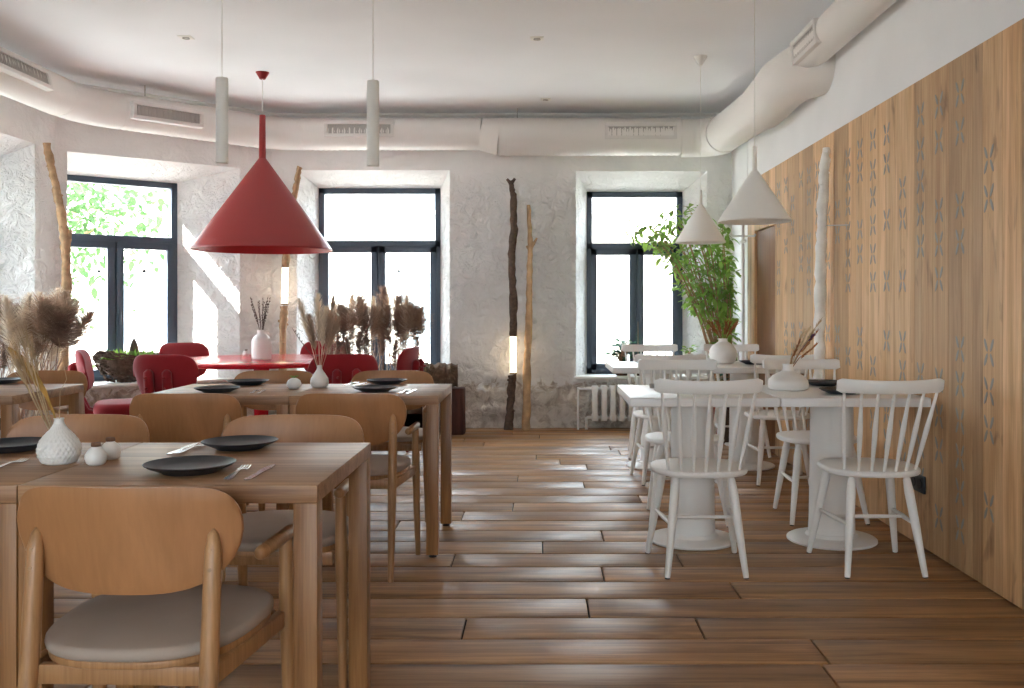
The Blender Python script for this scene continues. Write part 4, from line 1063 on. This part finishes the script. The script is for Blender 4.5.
mb = branch([pp(46.5, 143, Yk), pp(51, 165, Yk), pp(56.5, 190, Yk), pp(61.5, 215, Yk), pp(65.5, 240, Yk), pp(66.5, 265, Yk), pp(66, 300, Yk), fl(60, Yk)], [.028, .03, .03, .033, .038, .036, .038, .045], rb)
mb.tube([pp(66.5, 256, Yk), pp(68.5, 244, Yk), pp(70.8, 230, Yk)], [.022, .017, .014], 8)
tag(mb.build('branch_pole', M['bark_brown'], ang=60), 'tall brown forked branch standing in the corner left of the left window', 'branch')
Xb = 1.785
def bx(x, y_): Y = Xb*F/(x-CX); return px(x, y_, Y)
q = bx(821, 300)
mb = branch([px(826.5, 148, 5.93), px(824, 175, 5.95), px(822.5, 215, 5.97), px(821, 260, 5.99), px(820, 310, 6.0), px(819, 400, 6.0), Vector((1.77, 6.0, 0))], [.026, .031, .033, .034, .036, .038, .04], rb)
bb = mb.build('birch_pole', M['birch'], ang=60); tag(bb, 'tall white birch pole standing against the oak board wall', 'branch')
mb = MB(); mb.tube([px(823, 225, 5.97), px(829, 225.5, 5.95)+Vector((.0, 0, 0)), Vector((XR-.004, 5.66, px(850, 225, 5.66).z))], .004, 6); mb.build('wall_bracket', M['grille'], bb)

# ------------------------------------------------------------------ radiator, log bench
t = thing('radiator', 'white cast-iron column radiator under the right window', 'radiator', (.42, 9.0, 0))
k = 0
for i in range(11):
    x = .10+i*.085
    mb = MB()
    for yy in (-.035, .035): mb.tube([(x, yy, .09), (x, yy, .12), (x, yy, .38), (x, yy, .41)], [.014, .026, .026, .014], 10, flat=1)
    mb.box(x-.030, x+.030, -.05, .05, .355, .415); mb.box(x-.030, x+.030, -.05, .05, .085, .145); mb.box(x-.024, x+.024, -.062, -.045, .10, .40)
    mb.build('radiator_column', M['white'], t, bevel=.006)
mb = MB(); mb.tube([(-.06, 0, 0), (-.06, 0, .40)], .011, 10); mb.tube([(-.06, 0, .385), (.1, 0, .385)], .011, 10); mb.tube([(.02, -.0, .115), (1.0, 0, .115)], .014, 10); mb.tube([(.02, 0, .0), (.02, 0, .115)], .014, 10)
mb.tube([(.02, 0, .385), (1.0, 0, .385)], .014, 10); mb.build('radiator_pipe', M['white'], t)
for (cx_, lab, hgt) in ((-.80, 'dark reddish square-cut wooden block holding the right end of the log by the middle window', .418), (-1.04, 'dark wooden block under the left end of the log', .418)):
    mb = MB(); rr_ = random.Random(int(-cx_*100)); n = 24
    mb.lathe([(.118, 0), (.122, .02), (.118, .2), (.12, hgt-.01), (.112, hgt), (0, hgt)], n, (0, 0, 0), lambda r, z, th: r*(1.0/max(abs(math.cos(th)), abs(math.sin(th)))**.75)*(.94+.03*math.sin(th*9)))
    o = mb.build('wooden_block', M['stump'], ang=50); o.location = (cx_, 8.72, 0); tag(o, lab, 'wooden block', 'dark blocks under the log')
mb = branch([(-.19, 0, 0), (-.1, 0, 0), (.0, 0, .0), (.1, 0, 0), (.2, 0, 0)], [.11, .113, .112, .11, .105], rb, n=22, sub=5, jit=.1)
o = mb.build('wooden_log', M['log'], ang=50); o.location = (-.955, 8.72, .418+.113); tag(o, 'thick rough-barked log lying across the dark blocks below the middle window', 'log')

# ------------------------------------------------------------------ dried grass planters
def planter(label, x0, x1, y0, y1, h):
    mb = MB(); w = .02
    mb.box(x0, x1, y0, y0+w, 0, h); mb.box(x0, x1, y1-w, y1, 0, h); mb.box(x0, x0+w, y0+w, y1-w, 0, h); mb.box(x1-w, x1, y0+w, y1-w, 0, h); mb.box(x0, x1, y0, y1, 0, h*.8)
    return tag(mb.build('planter_box', M['planter'], bevel=.004), label, 'planter')
planter('long dark low planter holding the row of dried grass in front of the middle window', -1.95, -.98, 8.22, 8.42, .30)
rp = random.Random(8)
protos = []
for (mt, PL, bw, n, dr, w) in (('pampas_d', .24, .05, 560, .28, .0026), ('pampas', .24, .055, 560, .32, .0026), ('pampas_d', .34, .035, 480, .22, .0026), ('pampas_l', .36, .030, 520, .08, .0026), ('pampas', .28, .042, 480, .22, .0026)):
    protos.append((mt, PL, bw, n, dr, w))
spots = [(324, 316, 0), (329, 313, 4), (333, 304, 3), (337, 306, 1), (341, 309, 2), (345, 308, 0), (349, 296, 3), (353, 309, 4), (357, 298, 1), (362, 308, 0), (366, 306, 2), (371, 298, 3), (375, 308, 1), (379, 310, 4), (383, 289, 0), (387, 297, 3), (391, 307, 2), (395, 298, 1), (399, 313, 0), (403, 312, 4), (407, 296, 3), (410, 305, 1), (414, 308, 0), (417, 311, 4), (420, 309, 1), (328, 330, 2), (339, 330, 2), (350, 340, 0), (360, 334, 0), (369, 336, 2), (381, 324, 2), (393, 340, 2), (405, 326, 4), (418, 338, 2)]
cache = {}
for i, (x, y_, kd) in enumerate(spots):
    Y = rp.uniform(8.27, 8.37); top = px(x, y_, Y); mt, PL, bw, n, dr, w = protos[kd]
    key = (kd, i % 2)
    if key not in cache:
        cache[key] = plume_obj(random.Random(kd*10+i % 2), 1.0, PL/1.0, bw*1.55, .03, mt, n, dr, w=w); o = cache[key]
    else: o = cache[key].copy(); C.objects.link(o)
    hgt = top.z-.2; o.location = (top.x, Y, .2); q_ = rp.uniform(.75, 1.3); o.scale = (q_, q_, hgt); o.rotation_euler = (0, 0, rp.uniform(0, 6.28))
    kindname = {0: 'dark feathery', 1: 'brown bushy', 2: 'slender dark', 3: 'tall cream', 4: 'brown slender'}[kd]
    tag(o, kindname+' dried grass stem in the row before the middle window', 'dried grass', 'dried grass before the middle window, '+kindname)
planter('dark planter holding the big dried pampas clump at the far left', -3.75, -2.95, 5.95, 6.35, .42)
spots = [(-10, 318, 1), (2, 308, 0), (10, 322, 3), (16, 302, 1), (24, 312, 0), (31, 300, 3), (37, 306, 1), (43, 296, 4), (50, 288, 3), (55, 306, 0), (60, 300, 1), (65, 296, 3), (70, 308, 0), (77, 311, 1), (86, 317, 0), (46, 322, 1), (28, 326, 4), (6, 335, 2), (58, 318, 3), (66, 304, 4), (70, 298, 3), (68, 303, 1), (20, 294, 3), (39, 290, 4)]
cache = {}
for i, (x, y_, kd) in enumerate(spots):
    Y = rp.uniform(6.02, 6.28); top = px(x, y_, Y); mt, PL, bw, n, dr, w = protos[kd]; key = (kd, i % 2)
    if key not in cache:
        cache[key] = plume_obj(random.Random(50+kd*10+i % 2), 1.0, PL*.95, bw*1.9, .16, mt, int(n*1.3), dr*1.3, w=w*.9); o = cache[key]
    else: o = cache[key].copy(); C.objects.link(o)
    hgt = top.z-.3; bxx = max(-3.72, min(-3.12, -3.42+(top.x+3.3)*.5)); 
    o.location = (bxx, Y, .3); dx = top.x-bxx; o.scale = (1, 1, hgt); o.rotation_euler = (0, math.atan2(dx, hgt), 0); 
    kindname = {0: 'dark feathery', 1: 'brown bushy', 2: 'slender dark', 3: 'tall cream', 4: 'brown slender'}[kd]
    tag(o, kindname+' pampas stem in the big clump behind the far left table', 'dried grass', 'pampas clump at the far left, '+kindname)

# ------------------------------------------------------------------ leafy plants
def leaf(mb, p, d, L, W_, rn, fold=.25, sag=.25):
    d = Vector(d).normalized(); up = Vector((rn.uniform(-.4, .4), rn.uniform(-.4, .4), 1)); s = d.cross(up).normalized(); nrm = s.cross(d).normalized()
    pts = []
    for f, w in ((0, 0), (.25, .8), (.5, 1), (.78, .6), (1, 0)):
        c_ = p+d*L*f-Vector((0, 0, sag*L*f*f)); pts.append((c_, w*W_/2))
    vs_ = []
    for c_, w in pts: vs_ += [c_-s*w+nrm*w*fold, c_, c_+s*w+nrm*w*fold]
    mb.add(vs_, [(3*i+k, 3*i+k+1, 3*i+k+4, 3*i+k+3) for i in range(4) for k in (0, 1)])
Yp = 8.42; base = Vector((px(727, 0, Yp).x, Yp, 0))
t = thing('potted_ficus', 'tall leafy green ficus in a rust-coloured pot between window and oak wall', 'potted plant', base)
mb = MB(); mb.lathe([(0, 0), (.085, 0), (.10, .02), (.125, .22), (.135, .27), (.135, .29), (.122, .29), (.118, .25), (0, .25)], 32); mb.build('plant_pot', M['terracotta'], t)
rf = random.Random(14); st = MB(); lf = MB()
ends = [(632, 236), (630, 228), (650, 250), (636, 232), (645, 236), (655, 240), (662, 228), (670, 222), (676, 232), (690, 214), (742, 280), (750, 262), (640, 226), (655, 222), (668, 212), (683, 206), (690, 232), (700, 218), (712, 250), (722, 232), (735, 262), (742, 240), (672, 262), (700, 285), (715, 300), (735, 305), (762, 300), (768, 290), (648, 240), (684, 216), (745, 225), (728, 285), (692, 255), (752, 318), (705, 320), (662, 216), (676, 250), (722, 318), (712, 275), (738, 335), (760, 325), (690, 300), (700, 262), (718, 262), (728, 250), (706, 240)]
for (a, b) in ends:
    e_ = px(a, b, Yp+rf.uniform(-.25, .28))-base; e_.x = min(e_.x, XR-.06-base.x)
    e_.y = min(e_.y, YB-.12-base.y); e_.x = min(e_.x, XR-.20-base.x); s_ = Vector((rf.uniform(-.04, .04), rf.uniform(-.04, .04), .24)); side = e_.x
    c1 = Vector((s_.x+side*.25, s_.y+e_.y*.3, e_.z*.62)); c2 = Vector((side*.7, e_.y*.7, e_.z+.06))
    pts = [s_*(1-f)**3+c1*3*f*(1-f)**2+c2*3*f*f*(1-f)+e_*f**3 for f in [i/12 for i in range(13)]]
    st.tube(pts, [.006*(1-.8*i/12)+.001 for i in range(13)], 6)
    for k in range(28):
        i = rf.randint(5, 12); q = pts[i]+Vector((rf.uniform(-.07, .07), rf.uniform(-.07, .07), rf.uniform(-.06, .06)))
        dd = Vector((rf.uniform(-1, 1), rf.uniform(-1, 1), rf.uniform(-.7, .3))); L = rf.uniform(.06, .10)
        q.x = min(q.x, XR-.13-base.x)
        leaf(lf, q, dd, L, L*.5, rf)
st.build('stem', M['bark_brown'], t); lf.build('foliage', M['leaf'], t, recalc=False)
def small_plant(name, label, p, pot_r, pot_h, pot_m, leaf_m, n, rad, hgt, L, rn, cone=False, wr_=.45):
    t = thing(name, label, 'potted plant', p)
    mb = MB(); mb.lathe([(0, 0), (pot_r*.75, 0), (pot_r*.8, .006), (pot_r, pot_h-.01), (pot_r*1.02, pot_h), (pot_r*.9, pot_h), (pot_r*.88, pot_h-.02), (0, pot_h-.02)], 24); mb.build('plant_pot', M[pot_m], t)
    lm_ = MB(); sm_ = MB()
    for k in range(n):
        f = k/n; a = k*2.4
        if cone: q = Vector((0, 0, pot_h+hgt*f)); d = Vector((math.cos(a), math.sin(a), .35)); LL = rad*(1.05-f)
        else: q = Vector((math.cos(a)*rad*rn.uniform(.1, .7), math.sin(a)*rad*rn.uniform(.1, .7), pot_h+hgt*rn.uniform(.1, 1))); d = Vector((math.cos(a), math.sin(a), rn.uniform(-.2, .8))); LL = L*rn.uniform(.7, 1.2); sm_.tube([(0, 0, pot_h-.03), q], [.003, .0015], 5)
        leaf(lm_, q, d, LL, LL*wr_, rn)
    if cone: sm_.tube([(0, 0, pot_h-.03), (0, 0, pot_h+hgt)], [.005, .002], 6)
    sm_.build('stem', M['bark_brown'], t); lm_.build('foliage', M[leaf_m], t, recalc=False)
    return t
rq = random.Random(31)
ZS = SB+.028
small_plant('potted_plant', 'bushy dark green pot plant on the right window sill', Vector((px(622, 0, 9.2).x, 9.2, ZS)), .075, .13, 'planter', 'leaf_d', 110, .14, .20, .085, rq)
small_plant('potted_conifer', 'tiny pointed conifer in a pot on the right window sill', Vector((px(638, 0, 9.18).x, 9.18, ZS)), .05, .20, 'planter', 'leaf_d', 120, .09, .32, .08, rq, cone=True, wr_=.18)
small_plant('potted_plant', 'small light green seedling in a pot at the right end of the window sill', Vector((1.43, 9.14, ZS)), .045, .215, 'ceramic', 'leaf', 14, .06, .07, .085, rq, wr_=.4)
small_plant('potted_plant', 'low dark green pot plant on the floor beside the ficus', Vector((1.60, 8.10, 0)), .085, .42, 'planter', 'leaf_d', 90, .10, .30, .08, rq)

# driftwood bowl on the left sill
O_, U_, N_ = fd; pc = O_+U_*.60+N_*.12; pc.z = ZS
t = thing('driftwood_bowl', 'woven driftwood bowl of moss and a pine cone on the left window sill', 'planter', pc, math.atan2(U_.y, U_.x))
rd_ = random.Random(4); mb = MB()
for k in range(150):
    a0 = rd_.uniform(0, 2*PI); zf = rd_.uniform(0, 1); ln = rd_.uniform(.5, 1.3); pts = []
    for i in range(6):
        a = a0+ln*i/5; z = .03+.16*zf+rd_.uniform(-.012, .012)+.02*math.sin(a*2); rr_ = .45+.55*math.sqrt(min(1, max(0, (z-.01)/.17)))
        pts.append((.26*rr_*math.cos(a)+rd_.uniform(-.01, .01), .125*rr_*math.sin(a)+rd_.uniform(-.01, .01), z))
    mb.tube(pts, [.004, .007, .008, .008, .006, .003], 5)
mb.lathe([(0, .025), (.10, .03), (.19, .09), (.23, .16), (.215, .16), (.16, .11), (0, .10)], 24, rfun=lambda r, z, th: r*(1 if abs(math.cos(th)) > 2 else math.sqrt(math.cos(th)**2+(.5*math.sin(th))**2)))
mb.tube([(-.05, 0, 0), (-.04, 0, .05)], .03, 8); mb.tube([(.06, .02, 0), (.05, .02, .05)], .03, 8); mb.tube([(0, -.04, 0), (0, -.03, .05)], .03, 8)
mb.build('woven_bowl', M['bark_dark'], t, ang=60)
mb = MB()
for k in range(260):
    a = rd_.uniform(0, 2*PI); rr_ = math.sqrt(rd_.random()); q = Vector((.22*rr_*math.cos(a), .10*rr_*math.sin(a), .15)); leaf(mb, q, (rd_.uniform(-1, 1), rd_.uniform(-1, 1), rd_.uniform(.3, 1.5)), rd_.uniform(.05, .13), .014, rd_)
mb.build('moss', M['moss'], t, recalc=False)
mb = MB(); mb.lathe([(0, .13), (.03, .15), (.038, .19), (.03, .24), (.015, .28), (0, .30)], 18, (.06, 0, 0), lambda r, z, th: r*(1+.12*math.sin(th*8+z*200))); mb.build('pine_cone', M['bark_dark'], t); t.scale = (1.05, 1.05, 1.3)

# coat stand
pcx = Vector((px(743, 0, 7.98).x, 7.98, 0))
t = thing('coat_stand', 'slim white metal coat stand with cross pegs near the ficus', 'coat stand', pcx)
mb = MB(); mb.tube([(0, 0, .02), (0, 0, 1.86)], .013, 14); mb.lathe([(0, 1.86), (.012, 1.86), (.008, 1.875), (0, 1.88)], 12); mb.build('pole', M['white'], t)
for (a, z) in ((0, 1.755), (PI/2, 1.70)):
    mb = MB(); d = Vector((math.cos(a), math.sin(a), 0))*.10; mb.tube([-d+Vector((0, 0, z)), d+Vector((0, 0, z))], .008, 10)
    mb.tube([-d+Vector((0, 0, z)), -d*1.02+Vector((0, 0, z+.02))], .009, 10); mb.tube([d+Vector((0, 0, z)), d*1.02+Vector((0, 0, z+.02))], .009, 10); mb.build('peg', M['white'], t)
mb = MB(); mb.lathe([(0, 0), (.15, 0), (.155, .006), (.15, .014), (.03, .02), (.018, .03), (0, .03)], 36); mb.build('base_disc', M['white'], t)

# ------------------------------------------------------------------ outside
mb = MB(); mb.box(-60, 60, -40, 60, -1.3, -1.2); struct(mb.build('ground', M['pavement'], smooth=False))
def building(label, loc, rz, W, D, Hh, nx, nz):
    t = thing('building_or_sun_blocker', label, 'building', loc, rz)
    mb = MB(); mb.box(-W/2, W/2, 0, D, 0, Hh); mb.box(-W/2-.15, W/2+.15, -.15, .1, Hh, Hh+.4); mb.box(-W/2, W/2, -.08, 0, 4.0, 4.2); mb.build('facade', M['facade'], t, bevel=.01)
    for i in range(nx):
        for j in range(nz):
            x = -W/2+W*(i+.5)/nx; z = 1.4+j*3.4; f = MB()
            f.box(x-.75, x+.75, -.06, .02, z-.1, z); f.box(x-.6, x-.52, -.05, .02, z, z+1.9); f.box(x+.52, x+.6, -.05, .02, z, z+1.9); f.box(x-.6, x+.6, -.05, .02, z+1.82, z+1.9); f.box(x-.03, x+.03, -.05, .02, z, z+1.82)
            fo_ = f.build('window_frame', M['white_matte'], t); g_ = MB(); g_.box(x-.52, x+.52, -.02, .01, z, z+1.82); g_.build('window_pane', M['facade_glass'], fo_, smooth=False)
    return t
building('unseen pale building shape added beyond the left wall to block the sun', (-11.0, -8.05, -1.2), R(108.4), 26, 8, 14, 8, 4)  # added, unseen: keeps sun off the left-wall windows, angled to spare the diagonal one
building('pale apartment building across the street beyond the back windows', (-3, 24, -1.2), 0, 34, 8, 5.5, 9, 2)
def tree(label, loc, cr, hgt, n, seed):
    t = thing('street_tree', label, 'tree', loc); rt = random.Random(seed)
    br = MB(); br.tube([(0, 0, 0), (.05, .02, hgt*.3), (0, .05, hgt*.6), (.05, 0, hgt*.85)], [.2, .16, .11, .05], 12)
    lf = MB()
    for k in range(26):
        a = rt.uniform(0, 2*PI); e_ = Vector((math.cos(a)*cr*rt.uniform(.4, .9), math.sin(a)*cr*rt.uniform(.4, .9), hgt*rt.uniform(.55, 1.05))); s_ = Vector((0, .03, hgt*rt.uniform(.35, .75))); br.tube([s_, (s_+e_)/2+Vector((0, 0, .2)), e_], [.05, .03, .01], 6)
        for j in range(n//26):
            q = e_+Vector((rt.gauss(0, 1), rt.gauss(0, 1), rt.gauss(0, .8)))*cr*.28; L = rt.uniform(.10, .19)
            leaf(lf, q, (rt.uniform(-1, 1), rt.uniform(-1, 1), rt.uniform(-.8, .5)), L, L*.6, rt)
    br.build('trunk', M['bark_brown'], t); lf.build('foliage', M['tree'], t, recalc=False)
tree('green street tree seen through the left window', (-8.6, 15.0, -1.2), 2.3, 6.0, 5200, 1)
